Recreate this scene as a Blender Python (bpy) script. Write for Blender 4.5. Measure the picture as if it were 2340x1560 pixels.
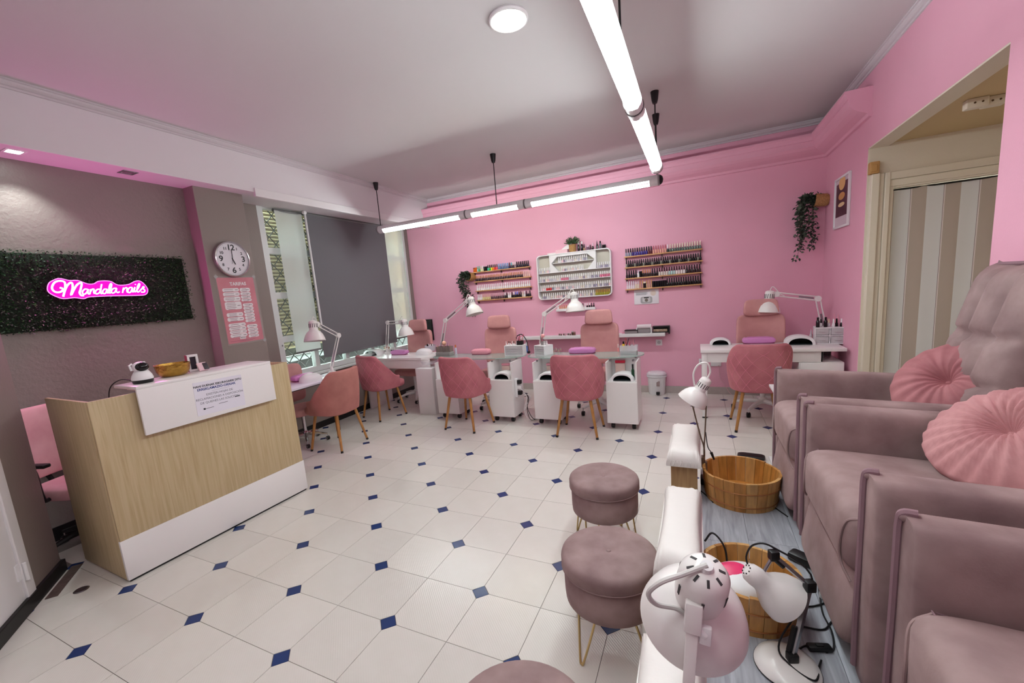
import bpy, bmesh, math, random
from mathutils import Matrix, Vector, Euler
random.seed(7)
PI = math.pi
scene = bpy.context.scene
for o in list(bpy.data.objects): bpy.data.objects.remove(o)
COL = scene.collection

# ------------------------------------------------------------------ camera
FPX, CX, CY = 947.1027, 1145.0757, 815.0516
RM = ((0.90366834, 0.42048658, -0.08108372), (-0.00855749, -0.17157548, -0.98513381), (-0.42814753, 0.8909281, -0.15144902))
EYE = Vector((0, 0, 1.52032))
cam = bpy.data.cameras.new('camera'); camo = bpy.data.objects.new('camera', cam); COL.objects.link(camo)
cam.sensor_fit = 'HORIZONTAL'; cam.sensor_width = 36; cam.lens = FPX / 2340 * 36
cam.shift_x = (1170 - CX) / 2340; cam.shift_y = (CY - 780) / 2340
cam.clip_start = 0.02
rr, uu, ff = Vector(RM[0]), -Vector(RM[1]), Vector(RM[2])
camo.matrix_world = Matrix(((rr.x, uu.x, -ff.x, EYE.x), (rr.y, uu.y, -ff.y, EYE.y), (rr.z, uu.z, -ff.z, EYE.z), (0, 0, 0, 1)))
scene.camera = camo

def ray(px, py):
    d = Vector(((px - CX) / FPX, (py - CY) / FPX, 1))
    return Vector(sum(RM[k][i] * d[k] for k in range(3)) for i in range(3))
def on(px, py, ax, v):
    d = ray(px, py); return EYE + d * ((v - EYE[ax]) / d[ax])
def PX(px, py, v): return on(px, py, 0, v)
def PY(px, py, v): return on(px, py, 1, v)
def PZ(px, py, v=0.0): return on(px, py, 2, v)

# ------------------------------------------------------------------ colour management, world
scene.view_settings.view_transform = 'Standard'
try: scene.view_settings.look = 'None'
except Exception: pass
scene.view_settings.gamma = 1; scene.view_settings.use_curve_mapping = False
scene.view_settings.exposure = 1.22
W = bpy.data.worlds.new('world'); scene.world = W; W.use_nodes = True
bg = W.node_tree.nodes['Background']; bg.inputs[0].default_value = (0.72, 0.95, 0.88, 1); bg.inputs[1].default_value = 4.5
TUBE_E = 25.0; TUBE_X = 42.0; DISC_E = 9.0; NEON_E = 9.0; SPOT_E = 14.0

# ------------------------------------------------------------------ materials
def lin(c):
    return tuple(((x / 255) / 12.92 if x / 255 <= 0.04045 else ((x / 255 + 0.055) / 1.055) ** 2.4) for x in c)
MATS = {}
def mat(name, rgb=(200, 200, 200), rough=0.5, metal=0.0, bump=0.0, bscale=60.0, var=0.0, vscale=8.0, rgb2=None, sheen=0.0, coat=0.0, trans=0.0, emit=0.0, emit_rgb=None, alpha=1.0, spec=0.5, stretch=None, ior=1.45):
    if name in MATS: return MATS[name]
    m = bpy.data.materials.new(name); m.use_nodes = True; MATS[name] = m
    nt = m.node_tree; b = nt.nodes['Principled BSDF']
    L = lin(rgb)
    b.inputs['Base Color'].default_value = (*L, 1); b.inputs['Roughness'].default_value = rough; b.inputs['Metallic'].default_value = metal
    b.inputs['Specular IOR Level'].default_value = spec; b.inputs['IOR'].default_value = ior
    if sheen: b.inputs['Sheen Weight'].default_value = sheen; b.inputs['Sheen Roughness'].default_value = 0.4; b.inputs['Sheen Tint'].default_value = (*lin([min(255, c * 1.1 + 15) for c in rgb]), 1)
    if coat: b.inputs['Coat Weight'].default_value = coat; b.inputs['Coat Roughness'].default_value = 0.08
    if trans: b.inputs['Transmission Weight'].default_value = trans
    if alpha < 1: b.inputs['Alpha'].default_value = alpha
    if emit: b.inputs['Emission Color'].default_value = (*lin(emit_rgb or rgb), 1); b.inputs['Emission Strength'].default_value = emit
    tc = None
    if var or bump:
        tc = nt.nodes.new('ShaderNodeTexCoord'); mp = nt.nodes.new('ShaderNodeMapping'); nt.links.new(tc.outputs['Object'], mp.inputs[0])
        if stretch: mp.inputs['Scale'].default_value = stretch
    if var:
        n = nt.nodes.new('ShaderNodeTexNoise'); n.inputs['Scale'].default_value = vscale; n.inputs['Detail'].default_value = 5; nt.links.new(mp.outputs[0], n.inputs['Vector'])
        r = nt.nodes.new('ShaderNodeValToRGB'); nt.links.new(n.outputs['Fac'], r.inputs[0])
        c2 = lin(rgb2) if rgb2 else tuple(max(0, x * (1 - var)) for x in L)
        r.color_ramp.elements[0].position = 0.3; r.color_ramp.elements[1].position = 0.7
        r.color_ramp.elements[0].color = (*c2, 1); r.color_ramp.elements[1].color = (*L, 1)
        nt.links.new(r.outputs[0], b.inputs['Base Color'])
    if bump:
        n = nt.nodes.new('ShaderNodeTexNoise'); n.inputs['Scale'].default_value = bscale; n.inputs['Detail'].default_value = 4; nt.links.new(mp.outputs[0], n.inputs['Vector'])
        bp = nt.nodes.new('ShaderNodeBump'); bp.inputs['Strength'].default_value = bump; bp.inputs['Distance'].default_value = 0.01
        nt.links.new(n.outputs['Fac'], bp.inputs['Height']); nt.links.new(bp.outputs[0], b.inputs['Normal'])
    return m
def emis(name, rgb, s):
    if name in MATS: return MATS[name]
    m = bpy.data.materials.new(name); m.use_nodes = True; nt = m.node_tree; nt.nodes.clear()
    e = nt.nodes.new('ShaderNodeEmission'); o = nt.nodes.new('ShaderNodeOutputMaterial'); e.inputs[0].default_value = (*lin(rgb), 1); e.inputs[1].default_value = s
    nt.links.new(e.outputs[0], o.inputs[0]); MATS[name] = m; return m
def wood(name, c1, c2, scale=6.0, stretch=(1, 1, 12), rough=0.45, detail=6, dist=0.0, bump=0.0, lo=.35, hi=.65):
    if name in MATS: return MATS[name]
    m = mat(name, c1, rough=rough); nt = m.node_tree; b = nt.nodes['Principled BSDF']
    tc = nt.nodes.new('ShaderNodeTexCoord'); mp = nt.nodes.new('ShaderNodeMapping'); mp.inputs['Scale'].default_value = stretch; nt.links.new(tc.outputs['Object'], mp.inputs[0])
    n = nt.nodes.new('ShaderNodeTexNoise'); n.inputs['Scale'].default_value = scale; n.inputs['Detail'].default_value = detail; n.inputs['Distortion'].default_value = dist
    nt.links.new(mp.outputs[0], n.inputs['Vector'])
    r = nt.nodes.new('ShaderNodeValToRGB'); r.color_ramp.elements[0].position = lo; r.color_ramp.elements[1].position = hi
    r.color_ramp.elements[0].color = (*lin(c2), 1); r.color_ramp.elements[1].color = (*lin(c1), 1)
    nt.links.new(n.outputs['Fac'], r.inputs[0]); nt.links.new(r.outputs[0], b.inputs['Base Color'])
    if bump:
        bp = nt.nodes.new('ShaderNodeBump'); bp.inputs['Strength'].default_value = bump; bp.inputs['Distance'].default_value = 0.003
        nt.links.new(n.outputs['Fac'], bp.inputs['Height']); nt.links.new(bp.outputs[0], b.inputs['Normal'])
    return m

M_PINK = mat('pink_paint', (232, 170, 192), 0.62, bump=0.06, bscale=90, var=0.04, vscale=2)
M_GREY = mat('taupe_paint', (132, 120, 116), 0.42, bump=0.55, bscale=38)
M_GREYF = mat('taupe_smooth', (136, 124, 119), 0.5, bump=0.1, bscale=60)
M_CEIL = mat('ceiling_paint', (206, 202, 203), 0.8, bump=0.03, bscale=60)
M_WHITE = mat('white_paint', (226, 222, 224), 0.5)
M_CREAM = mat('cream_paint', (226, 216, 198), 0.6, bump=0.1, bscale=50)
M_TANSHADE = mat('tan_shade', (205, 180, 138), 0.8)  # hall ceiling: its weaker light is put into this darker tan
M_BLACK = mat('black_plastic', (18, 18, 20), 0.4)
M_SKIRT = mat('black_skirting', (14, 13, 14), 0.45)
M_WPL = mat('white_plastic', (232, 230, 232), 0.35)
M_WLAC = mat('white_lacquer', (236, 232, 232), 0.3, coat=0.2)
M_WMET = mat('white_metal', (232, 228, 226), 0.3, coat=0.3)
M_CHROME = mat('chrome', (215, 215, 218), 0.12, metal=1.0)
M_STEEL = mat('brushed_steel', (160, 160, 165), 0.3, metal=1.0)
M_ALU = mat('white_aluminium', (215, 218, 218), 0.35)
M_GLASS = mat('clear_glass', (235, 250, 245), 0.03, trans=1.0, ior=1.2)
M_RUBBER = mat('dark_rubber', (28, 28, 30), 0.6)

# ------------------------------------------------------------------ mesh helpers
def NB(): return bmesh.new()
def _setmi(bm, faces, mi):
    for f in faces: f.material_index = mi
def add_box(bm, c, s, bev=0.0, rot=None, mi=0, seg=2):
    vs = []
    for x in (-.5, .5):
        for y in (-.5, .5):
            for z in (-.5, .5): vs.append(bm.verts.new((x * s[0], y * s[1], z * s[2])))
    idx = [(0, 1, 3, 2), (4, 6, 7, 5), (0, 4, 5, 1), (2, 3, 7, 6), (0, 2, 6, 4), (1, 5, 7, 3)]
    fs = [bm.faces.new([vs[i] for i in q]) for q in idx]
    _setmi(bm, fs, mi)
    allv = list(vs)
    if bev > 0:
        es = set(e for f in fs for e in f.edges)
        r = bmesh.ops.bevel(bm, geom=list(es), offset=min(bev, min(s) * .49), segments=seg, affect='EDGES', profile=0.5)
        allv = list(set(v for f in r['faces'] for v in f.verts) | set(v for v in vs if v.is_valid))
        for f in r['faces']: f.material_index = mi
    M = Matrix.Translation(Vector(c)) @ (rot.to_4x4() if rot is not None else Matrix())
    for v in allv: v.co = M @ v.co
    return allv
def bx(bm, x0, x1, y0, y1, z0, z1, bev=0.0, mi=0):
    return add_box(bm, ((x0 + x1) / 2, (y0 + y1) / 2, (z0 + z1) / 2), (abs(x1 - x0), abs(y1 - y0), abs(z1 - z0)), bev, None, mi)
def add_tube(bm, pts, r, n=8, mi=0, closed=False, cap=True):
    pts = [Vector(p) for p in pts]; N = len(pts)
    rs = r if isinstance(r, (list, tuple)) else [r] * N
    rings = []; prev = None
    for i, p in enumerate(pts):
        if closed: t = pts[(i + 1) % N] - pts[i - 1]
        else: t = pts[min(i + 1, N - 1)] - pts[max(i - 1, 0)]
        if t.length < 1e-9: t = Vector((0, 0, 1))
        t.normalize()
        if prev is None:
            a = Vector((0, 0, 1)) if abs(t.z) < .9 else Vector((1, 0, 0)); u = t.cross(a).normalized()
        else:
            u = prev - t * prev.dot(t)
            if u.length < 1e-6: u = t.orthogonal()
            u.normalize()
        prev = u; w = t.cross(u)
        rings.append([bm.verts.new(p + (u * math.cos(2 * PI * k / n) + w * math.sin(2 * PI * k / n)) * rs[i]) for k in range(n)])
    fs = []
    for i in range(N if closed else N - 1):
        A, B = rings[i], rings[(i + 1) % N]
        for k in range(n): fs.append(bm.faces.new((A[k], A[(k + 1) % n], B[(k + 1) % n], B[k])))
    if cap and not closed:
        fs.append(bm.faces.new(rings[0][::-1])); fs.append(bm.faces.new(rings[-1]))
    _setmi(bm, fs, mi); return rings
def add_lathe(bm, prof, n=24, M=None, mi=0, closed_prof=False, a0=0, a1=2 * PI, mis=None):
    M = M or Matrix(); full = abs(a1 - a0 - 2 * PI) < 1e-6
    cnt = n if full else n + 1; rings = []
    for (r, z) in prof:
        if r < 1e-6: rings.append([bm.verts.new(M @ Vector((0, 0, z)))] * cnt)
        else: rings.append([bm.verts.new(M @ Vector((r * math.cos(a0 + (a1 - a0) * k / n), r * math.sin(a0 + (a1 - a0) * k / n), z))) for k in range(cnt)])
    P = len(prof)
    for i in range(P if closed_prof else P - 1):
        A, B = rings[i], rings[(i + 1) % P]
        for k in range(n):
            k2 = (k + 1) % cnt
            q = []
            for v in (A[k], A[k2], B[k2], B[k]):
                if v not in q: q.append(v)
            if len(q) >= 3:
                try: f = bm.faces.new(q); f.material_index = (mis[i] if mis else mi)
                except ValueError: pass
    return rings
def add_prism(bm, poly, z0, z1, M=None, mi=0):
    M = M or Matrix()
    a = [bm.verts.new(M @ Vector((x, y, z0))) for x, y in poly]; b = [bm.verts.new(M @ Vector((x, y, z1))) for x, y in poly]
    n = len(poly); fs = [bm.faces.new(a[::-1]), bm.faces.new(b)]
    for i in range(n): fs.append(bm.faces.new((a[i], a[(i + 1) % n], b[(i + 1) % n], b[i])))
    _setmi(bm, fs, mi); return fs
def add_grid(bm, fn, nu, nv, mi=0, cu=False, cv=False):
    g = [[bm.verts.new(fn(i / (nu if cu else nu - 1), j / (nv if cv else nv - 1))) for j in range(nv)] for i in range(nu)]
    for i in range(nu if cu else nu - 1):
        for j in range(nv if cv else nv - 1):
            try: f = bm.faces.new((g[i][j], g[(i + 1) % nu][j], g[(i + 1) % nu][(j + 1) % nv], g[i][(j + 1) % nv])); f.material_index = mi
            except ValueError: pass
    return g
def spow(v, e): return math.copysign(abs(v) ** e, v)
def add_super(bm, c, s, e1=0.5, e2=0.3, nu=24, nv=12, rot=None, mi=0, warp=None):
    """superellipsoid: c centre, s half sizes; e1 vertical, e2 plan exponent (small = boxy)"""
    M = Matrix.Translation(Vector(c)) @ (rot.to_4x4() if rot is not None else Matrix())
    rings = []
    for j in range(nv + 1):
        ph = -PI / 2 + PI * j / nv; ring = []
        if j in (0, nv):
            p = Vector((0, 0, spow(math.sin(ph), e1) * s[2])); p = warp(p) if warp else p
            ring = [bm.verts.new(M @ p)] * nu
        else:
            for i in range(nu):
                th = 2 * PI * i / nu
                p = Vector((spow(math.cos(ph), e1) * spow(math.cos(th), e2) * s[0], spow(math.cos(ph), e1) * spow(math.sin(th), e2) * s[1], spow(math.sin(ph), e1) * s[2]))
                if warp: p = warp(p)
                ring.append(bm.verts.new(M @ p))
        rings.append(ring)
    for j in range(nv):
        for i in range(nu):
            q = []
            for v in (rings[j][i], rings[j][(i + 1) % nu], rings[j + 1][(i + 1) % nu], rings[j + 1][i]):
                if v not in q: q.append(v)
            f = bm.faces.new(q); f.material_index = mi
def rrect(w, h, r, n=5):
    pts = []
    for cx, cy, a in ((w / 2 - r, h / 2 - r, 0), (-w / 2 + r, h / 2 - r, 90), (-w / 2 + r, -h / 2 + r, 180), (w / 2 - r, -h / 2 + r, 270)):
        for k in range(n + 1):
            t = math.radians(a + 90 * k / n); pts.append((cx + r * math.cos(t), cy + r * math.sin(t)))
    return pts
def smooth_path(pts, n=8, closed=False):
    P = [Vector(p) for p in pts]; N = len(P); out = []
    rng = range(N if closed else N - 1)
    for i in rng:
        p0 = P[i - 1] if (closed or i > 0) else P[0] * 2 - P[1]
        p1 = P[i]; p2 = P[(i + 1) % N]
        p3 = P[(i + 2) % N] if (closed or i + 2 < N) else P[-1] * 2 - P[-2]
        for k in range(n):
            t = k / n
            out.append(0.5 * ((2 * p1) + (-p0 + p2) * t + (2 * p0 - 5 * p1 + 4 * p2 - p3) * t * t + (-p0 + 3 * p1 - 3 * p2 + p3) * t ** 3))
    if not closed: out.append(P[-1])
    return out
def RZ(a): return Matrix.Rotation(a, 3, 'Z')
def RX(a): return Matrix.Rotation(a, 3, 'X')
def RY(a): return Matrix.Rotation(a, 3, 'Y')
def T4(x, y, z, R=None): return Matrix.Translation(Vector((x, y, z))) @ (R.to_4x4() if R is not None else Matrix())
def align(d):
    """4x4-able 3x3 turning +Z onto d"""
    return Vector((0, 0, 1)).rotation_difference(Vector(d).normalized()).to_matrix()

def obj(name, bm, mats, parent=None, smooth=True, ang=40, loc=None, rz=None, recalc=True):
    if recalc: bmesh.ops.recalc_face_normals(bm, faces=bm.faces[:])
    me = bpy.data.meshes.new(name); bm.to_mesh(me); bm.free()
    for m in (mats if isinstance(mats, (list, tuple)) else [mats]): me.materials.append(m)
    if smooth:
        for p in me.polygons: p.use_smooth = True
        me.set_sharp_from_angle(angle=math.radians(ang))
    o = bpy.data.objects.new(name, me); COL.objects.link(o)
    if parent: o.parent = parent
    if loc is not None: o.location = loc
    if rz is not None: o.rotation_euler = (0, 0, rz)
    return o
def tag(o, label, cat, group=None):
    o['label'] = label; o['category'] = cat
    if group: o['group'] = group
    return o
def thing(name, label, cat, loc=(0, 0, 0), rz=0.0, group=None):
    o = bpy.data.objects.new(name, None); COL.objects.link(o); o.location = loc; o.rotation_euler = (0, 0, rz); o.empty_display_size = 0.1
    return tag(o, label, cat, group)
def struct(name, bm, m, parent=None, smooth=False, label=None):
    o = obj(name, bm, m, parent, smooth)
    if parent is None: o['kind'] = 'structure'
    if label: o['label'] = label
    return o
def dup(root, loc=None, rz=None, label=None, group=None):
    def cp(o, par):
        c = o.copy(); COL.objects.link(c)
        if par: c.parent = par
        for ch in o.children: cp(ch, c)
        return c
    r = cp(root, None)
    if loc is not None: r.location = loc
    if rz is not None: r.rotation_euler = (0, 0, rz)
    if label: r['label'] = label
    if group: r['group'] = group
    return r
def text_mesh(name, s, size, m, parent=None, M=None, align_x='CENTER', extrude=0.0005, bold=0.0, sx=1.0, shear=0.0, spacing=1.0, align_y='CENTER'):
    cu = bpy.data.curves.new(name, 'FONT'); cu.body = s; cu.size = size; cu.align_x = align_x; cu.align_y = align_y
    cu.extrude = extrude; cu.offset = bold; cu.shear = shear; cu.resolution_u = 3; cu.space_character = spacing
    o = bpy.data.objects.new(name, cu); COL.objects.link(o)
    dg = bpy.context.evaluated_depsgraph_get(); me = bpy.data.meshes.new_from_object(o.evaluated_get(dg)); bpy.data.objects.remove(o); bpy.data.curves.remove(cu)
    MM = (M or Matrix()) @ Matrix.Diagonal((sx, 1, 1, 1)); me.transform(MM); me.materials.clear(); me.materials.append(m); me.name = name
    o = bpy.data.objects.new(name, me); COL.objects.link(o)
    if parent: o.parent = parent
    return o
# ================================================================== the room
XL, XG, XP, XR, YB, ZC = -4.40, -4.25, -4.10, 1.30, 5.905, 3.10
TILE = 0.33; TX0, TY0 = -2.67916, 0.67336; PLAT = 0.30; PLY = 2.86

# ---- floor: grout bed with octagonal tiles and blue insets
bm = NB(); bx(bm, -4.6, 2.7, -1.7, 6.1, -0.12, -0.004)
floor = struct('floor', bm, mat('grout', (120, 112, 108), 0.8))
def tile_mat(name, rgb, rough, ridge):
    m = mat(name, rgb, rough=rough, coat=0.0); nt = m.node_tree; b = nt.nodes['Principled BSDF']
    oi = nt.nodes.new('ShaderNodeObjectInfo'); hs = nt.nodes.new('ShaderNodeHueSaturation'); mr = nt.nodes.new('ShaderNodeMapRange')
    nt.links.new(oi.outputs['Random'], mr.inputs[0]); mr.inputs[3].default_value = 0.94; mr.inputs[4].default_value = 1.03
    nt.links.new(mr.outputs[0], hs.inputs['Value']); hs.inputs['Color'].default_value = (*lin(rgb), 1)
    tc = nt.nodes.new('ShaderNodeTexCoord'); n = nt.nodes.new('ShaderNodeTexNoise'); n.inputs['Scale'].default_value = 9; n.inputs['Detail'].default_value = 6
    nt.links.new(tc.outputs['Object'], n.inputs['Vector'])
    mx = nt.nodes.new('ShaderNodeMixRGB'); mx.blend_type = 'MULTIPLY'; mx.inputs[0].default_value = 1
    cr = nt.nodes.new('ShaderNodeValToRGB'); cr.color_ramp.elements[0].color = (.93, .92, .9, 1); cr.color_ramp.elements[1].color = (1, 1, 1, 1)
    nt.links.new(n.outputs['Fac'], cr.inputs[0]); nt.links.new(hs.outputs[0], mx.inputs[1]); nt.links.new(cr.outputs[0], mx.inputs[2]); nt.links.new(mx.outputs[0], b.inputs['Base Color'])
    if ridge:
        w = nt.nodes.new('ShaderNodeTexWave'); w.inputs['Scale'].default_value = 45; w.bands_direction = 'DIAGONAL'; nt.links.new(tc.outputs['Object'], w.inputs['Vector'])
        bp = nt.nodes.new('ShaderNodeBump'); bp.inputs['Strength'].default_value = 0.12; bp.inputs['Distance'].default_value = 0.002
        nt.links.new(w.outputs['Fac'], bp.inputs['Height']); nt.links.new(bp.outputs[0], b.inputs['Normal'])
    return m
M_TILE = tile_mat('floor_tile_ivory', (226, 222, 217), 0.22, True)
M_TBLUE = tile_mat('floor_tile_navy', (34, 58, 112), 0.25, False)
def tile_mesh(kind):
    g = 0.0013; c = 0.048; a, b = g, TILE - g
    if kind == 0: poly = [(a + c, a), (b, a), (b, b - c), (b - c, b), (a, b), (a, a + c)]
    else: poly = [(a, a), (b - c, a), (b, a + c), (b, b), (a + c, b), (a, b - c)]
    bm = NB(); add_prism(bm, poly, -0.006, 0.0); bmesh.ops.recalc_face_normals(bm, faces=bm.faces[:])
    me = bpy.data.meshes.new('floor_tile'); bm.to_mesh(me); bm.free(); me.materials.append(M_TILE); return me
def dia_mesh():
    d = 0.0465; bm = NB(); add_prism(bm, [(d, 0), (0, d), (-d, 0), (0, -d)], -0.006, -0.0002); bmesh.ops.recalc_face_normals(bm, faces=bm.faces[:])
    me = bpy.data.meshes.new('tile_inset'); bm.to_mesh(me); bm.free(); me.materials.append(M_TBLUE); return me
TM = [tile_mesh(0), tile_mesh(1)]; DM = dia_mesh()
def seen(x, y, z=0, m=60):
    d = Vector((x, y, z)) - EYE; c = [sum(RM[k][i] * d[i] for i in range(3)) for k in range(3)]
    if c[2] < 0.05: return None
    u, v = CX + FPX * c[0] / c[2], CY + FPX * c[1] / c[2]
    return (u, v) if -m < u < 2340 + m and -m < v < 1560 + m else None
def infloor(x, y):
    if x < -4.5 or y > 5.95 or x > 1.25: return False
    if x > 0.20 and y < 2.7: return False
    if (x + 3.14) * .605 + (y - .542) * .797 < -0.12: return False
    return True
rest = NB(); nt_ = nd_ = 0
for i in range(-8, 17):
    for j in range(-6, 14):
        x, y = j * TILE + TX0, i * TILE + TY0; cx, cy = x + TILE / 2, y + TILE / 2
        k = (i + j) % 2
        if infloor(cx, cy) and seen(cx, cy, 0, 110) and nt_ < 300:
            o = bpy.data.objects.new('floor_tile', TM[k]); COL.objects.link(o); o.location = (x, y, 0); o.parent = floor; nt_ += 1
        elif -4.6 < cx < 2.6 and cy < 6.0 and (cx > 1.3 or (cy < 1.2 and cx > -3.2)):
            g = 0.0013; add_prism(rest, [(x + g, y + g), (x + TILE - g, y + g), (x + TILE - g, y + TILE - g), (x + g, y + TILE - g)], -0.006, -0.0)
        if k == 0 and infloor(x, y) and seen(x, y, 0, 30):
            o = bpy.data.objects.new('tile_inset', DM); COL.objects.link(o); o.location = (x, y, 0); o.parent = floor; nd_ += 1
print('TILES', nt_, nd_)
ro = obj('floor_tiles_beyond', rest, M_TILE, floor, smooth=False); ro['kind'] = 'stuff'

# ---- walls
bm = NB(); bx(bm, -4.6, 1.43, YB, YB + .15, 0, ZC); struct('wall_back', bm, M_PINK)
bm = NB(); bx(bm, XR, XR + .13, 4.66, YB, 0, ZC); bx(bm, XR, XR + .13, -1.6, 2.90, 0, ZC); bx(bm, XR, XR + .13, 2.90, 4.66, 2.46, ZC); struct('wall_right', bm, M_PINK)
WY0, WY1, WZ0, WZ1 = 3.23, 5.83, 0.72, 2.74
bm = NB(); bx(bm, XL - .15, XL, 2.88, WY0, 0, ZC); bx(bm, XL - .15, XL, WY1, YB, 0, ZC); bx(bm, XL - .15, XL, WY0, WY1, 0, WZ0); bx(bm, XL - .15, XL, WY0, WY1, WZ1, ZC); struct('wall_left', bm, M_GREYF)
bm = NB(); bx(bm, XG - .3, XG, 0.2, 2.42, 0, ZC); struct('wall_reception', bm, M_GREY)
bm = NB(); bx(bm, XL - .15, XP, 2.42, 2.88, 0, ZC, 0.004); struct('wall_pillar', bm, M_GREYF)
bm = NB(); bx(bm, -4.6, 2.7, -1.7, 6.1, ZC, ZC + .1); struct('ceiling', bm, M_CEIL)
bm = NB(); bx(bm, -4.55, -3.94, -1.6, YB, 2.70, ZC, 0.003); struct('ceiling_beam', bm, mat('beam_paint', (222, 216, 220), 0.6))
# diagonal entrance wall with a white door
dA, dB = Vector((-3.68, .95)), Vector((-3.142, .542)); dd = (dB - dA).normalized(); dn = Vector((-dd.y, dd.x)); dn = dn if dn.x > 0 else -dn
dang = math.atan2(dd.y, dd.x)
def diag_box(bm, s0, s1, t0, t1, z0, z1, bev=0):
    c = dA + dd * ((s0 + s1) / 2) + dn * ((t0 + t1) / 2)
    add_box(bm, (c.x, c.y, (z0 + z1) / 2), (s1 - s0, t1 - t0, z1 - z0), bev, RZ(dang))
bm = NB(); diag_box(bm, 0, .32, -.12, 0, 0, 2.7); diag_box(bm, .32, 1.5, -.12, 0, 2.12, ZC); diag_box(bm, 0, .32, -.12, 0, 2.7, ZC); struct('wall_entrance', bm, M_GREYF)
bm = NB(); diag_box(bm, .32, .40, -.11, .012, 0, 2.12, .004); diag_box(bm, 1.22, 1.30, -.11, .012, 0, 2.12, .004); diag_box(bm, .40, 1.22, -.11, .012, 2.04, 2.12, .004)
dr = struct('door_1', bm, M_WHITE)
bm = NB(); diag_box(bm, .40, 1.22, -.05, 0, .01, 2.04, .004); struct('door_leaf', bm, M_WHITE, dr)
for hz in (.22, 1.0, 1.8):
    bm = NB(); c = dA + dd * .385 + dn * .02
    add_lathe(bm, [(0, -.05), (.009, -.05), (.009, .05), (0, .05)], 10, T4(c.x, c.y, hz)); diag_box(bm, .36, .385, .012, .016, hz - .045, hz + .045); diag_box(bm, .40, .43, .0, .006, hz - .03, hz + .06)
    struct('hinge', bm, M_WPL, dr)
bm = NB(); bx(bm, -4.55, -3.3, .2, .3, 0, ZC); struct('wall_alcove', bm, M_GREYF)
bm = NB(); diag_box(bm, 1.3, 1.6, -.12, 0, 0, ZC); p = dA + dd * 1.55; bx(bm, p.x - .12, p.x, -1.6, p.y, 0, ZC); bx(bm, p.x - .12, XR, -1.7, -1.6, 0, ZC); struct('wall_front', bm, mat('pale_wall', (214, 196, 204), .7))

# ---- side room behind the opening
bm = NB(); bx(bm, 2.6, 2.7, 2.3, 5.0, 0, ZC); bx(bm, XR + .13, 2.7, 2.2, 2.3, 0, ZC)
bx(bm, XR + .001, 1.44, 4.652, 4.82, 0, 2.45); bx(bm, 2.55, 2.7, 4.652, 4.82, 0, 2.47); bx(bm, 1.44, 2.55, 4.652, 4.82, 2.112, 2.47); bx(bm, XR + .001, XR + .131, 2.9, 4.652, 2.450, 2.4605); struct('wall_hall', bm, M_CREAM)
bm = NB(); bx(bm, XR + .13, 2.7, 2.2, 4.82, 2.47, 2.55); struct('ceiling_hall', bm, M_TANSHADE)
bm = NB(); bx(bm, XR + .02, 2.6, 5.3, 5.4, 0, 2.6); struct('wall_hall_back', bm, M_CREAM)
bm = NB()
for a, b, d in ((1.318, 1.372, .05), (1.372, 1.41, .022), (1.41, 1.445, .036), (1.445, 1.475, .012)): bx(bm, a, b, 4.655 - d, 4.66, 0, 2.24, .006)
for a, b, d in ((2.18, 2.24, .03), (2.125, 2.18, .015)): bx(bm, 1.41, 2.55, 4.655 - d, 4.66, a, b, .006)
tr = struct('door_2', bm, mat('cream_gloss', (226, 216, 198), .35), smooth=False)
bm = NB(); add_box(bm, (1.335, 4.630, 2.29), (.065, .05, .095), .006); add_box(bm, (1.33, 4.602, 2.285), (.04, .012, .055), .004); struct('corner_block', bm, mat('old_gold_trim', (196, 150, 92), .6), tr)

# ---- mouldings
def run_profile(bm, prof, p0, p1, nrm):
    """extrude profile [(out, z)] along p0->p1; nrm = horizontal outward direction"""
    nrm = Vector((*nrm, 0)); a = [bm.verts.new(Vector((*p0, 0)) + nrm * o + Vector((0, 0, z))) for o, z in prof]; b = [bm.verts.new(Vector((*p1, 0)) + nrm * o + Vector((0, 0, z))) for o, z in prof]
    n = len(prof)
    for i in range(n): bm.faces.new((a[i], a[(i + 1) % n], b[(i + 1) % n], b[i]))
    bm.faces.new(a); bm.faces.new(b[::-1])
crown = [(0, ZC), (.05, ZC), (.05, ZC - .010), (.040, ZC - .012), (.036, ZC - .024), (.024, ZC - .034), (.012, ZC - .038), (.010, ZC - .050), (0, ZC - .052)]
M_CROWN = mat('crown_paint', (206, 198, 203), .6)
bm = NB(); run_profile(bm, crown, (-3.94, YB), (XR, YB), (0, -1)); struct('trim_1', bm, M_CROWN)
bm = NB(); run_profile(bm, crown, (XR, -1.6), (XR, YB), (-1, 0)); struct('trim_2', bm, M_CROWN)
bm = NB(); run_profile(bm, crown, (-3.94, -1.6), (-3.94, YB), (1, 0)); struct('trim_3', bm, M_CROWN)
corn = [(0, 2.925), (.185, 2.925), (.185, 2.905), (.172, 2.89), (.165, 2.86), (.155, 2.855), (.15, 2.80), (.125, 2.775), (.085, 2.75), (.03, 2.725), (.022, 2.70), (0, 2.695)]
bm = NB(); run_profile(bm, corn, (-3.94, YB), (XR, YB), (0, -1)); struct('trim_4', bm, M_PINK)
bm = NB(); run_profile(bm, corn, (XR, 4.61), (XR, YB), (-1, 0)); struct('trim_5', bm, M_PINK)
bm = NB(); bx(bm, -3.96, -3.925, 2.9, YB, 2.66, 2.74, .004); struct('trim_6', bm, M_WHITE)
M_BASE = mat('stone_skirting', (188, 176, 172), .4, var=.12, vscale=14)
bm = NB(); bx(bm, XL, XR, YB - .014, YB, 0, .095, .003); struct('baseboard_back', bm, M_BASE)
bm = NB(); bx(bm, XL, XL + .014, 2.88, YB - .014, 0, .08, .003); bx(bm, XL, XP + .012, 2.88, 2.892, 0, .08); bx(bm, XP, XP + .012, 2.42, 2.88, 0, .08); bx(bm, XG, XG + .012, .3, 2.42, 0, .10); struct('baseboard_left', bm, M_SKIRT)
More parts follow.
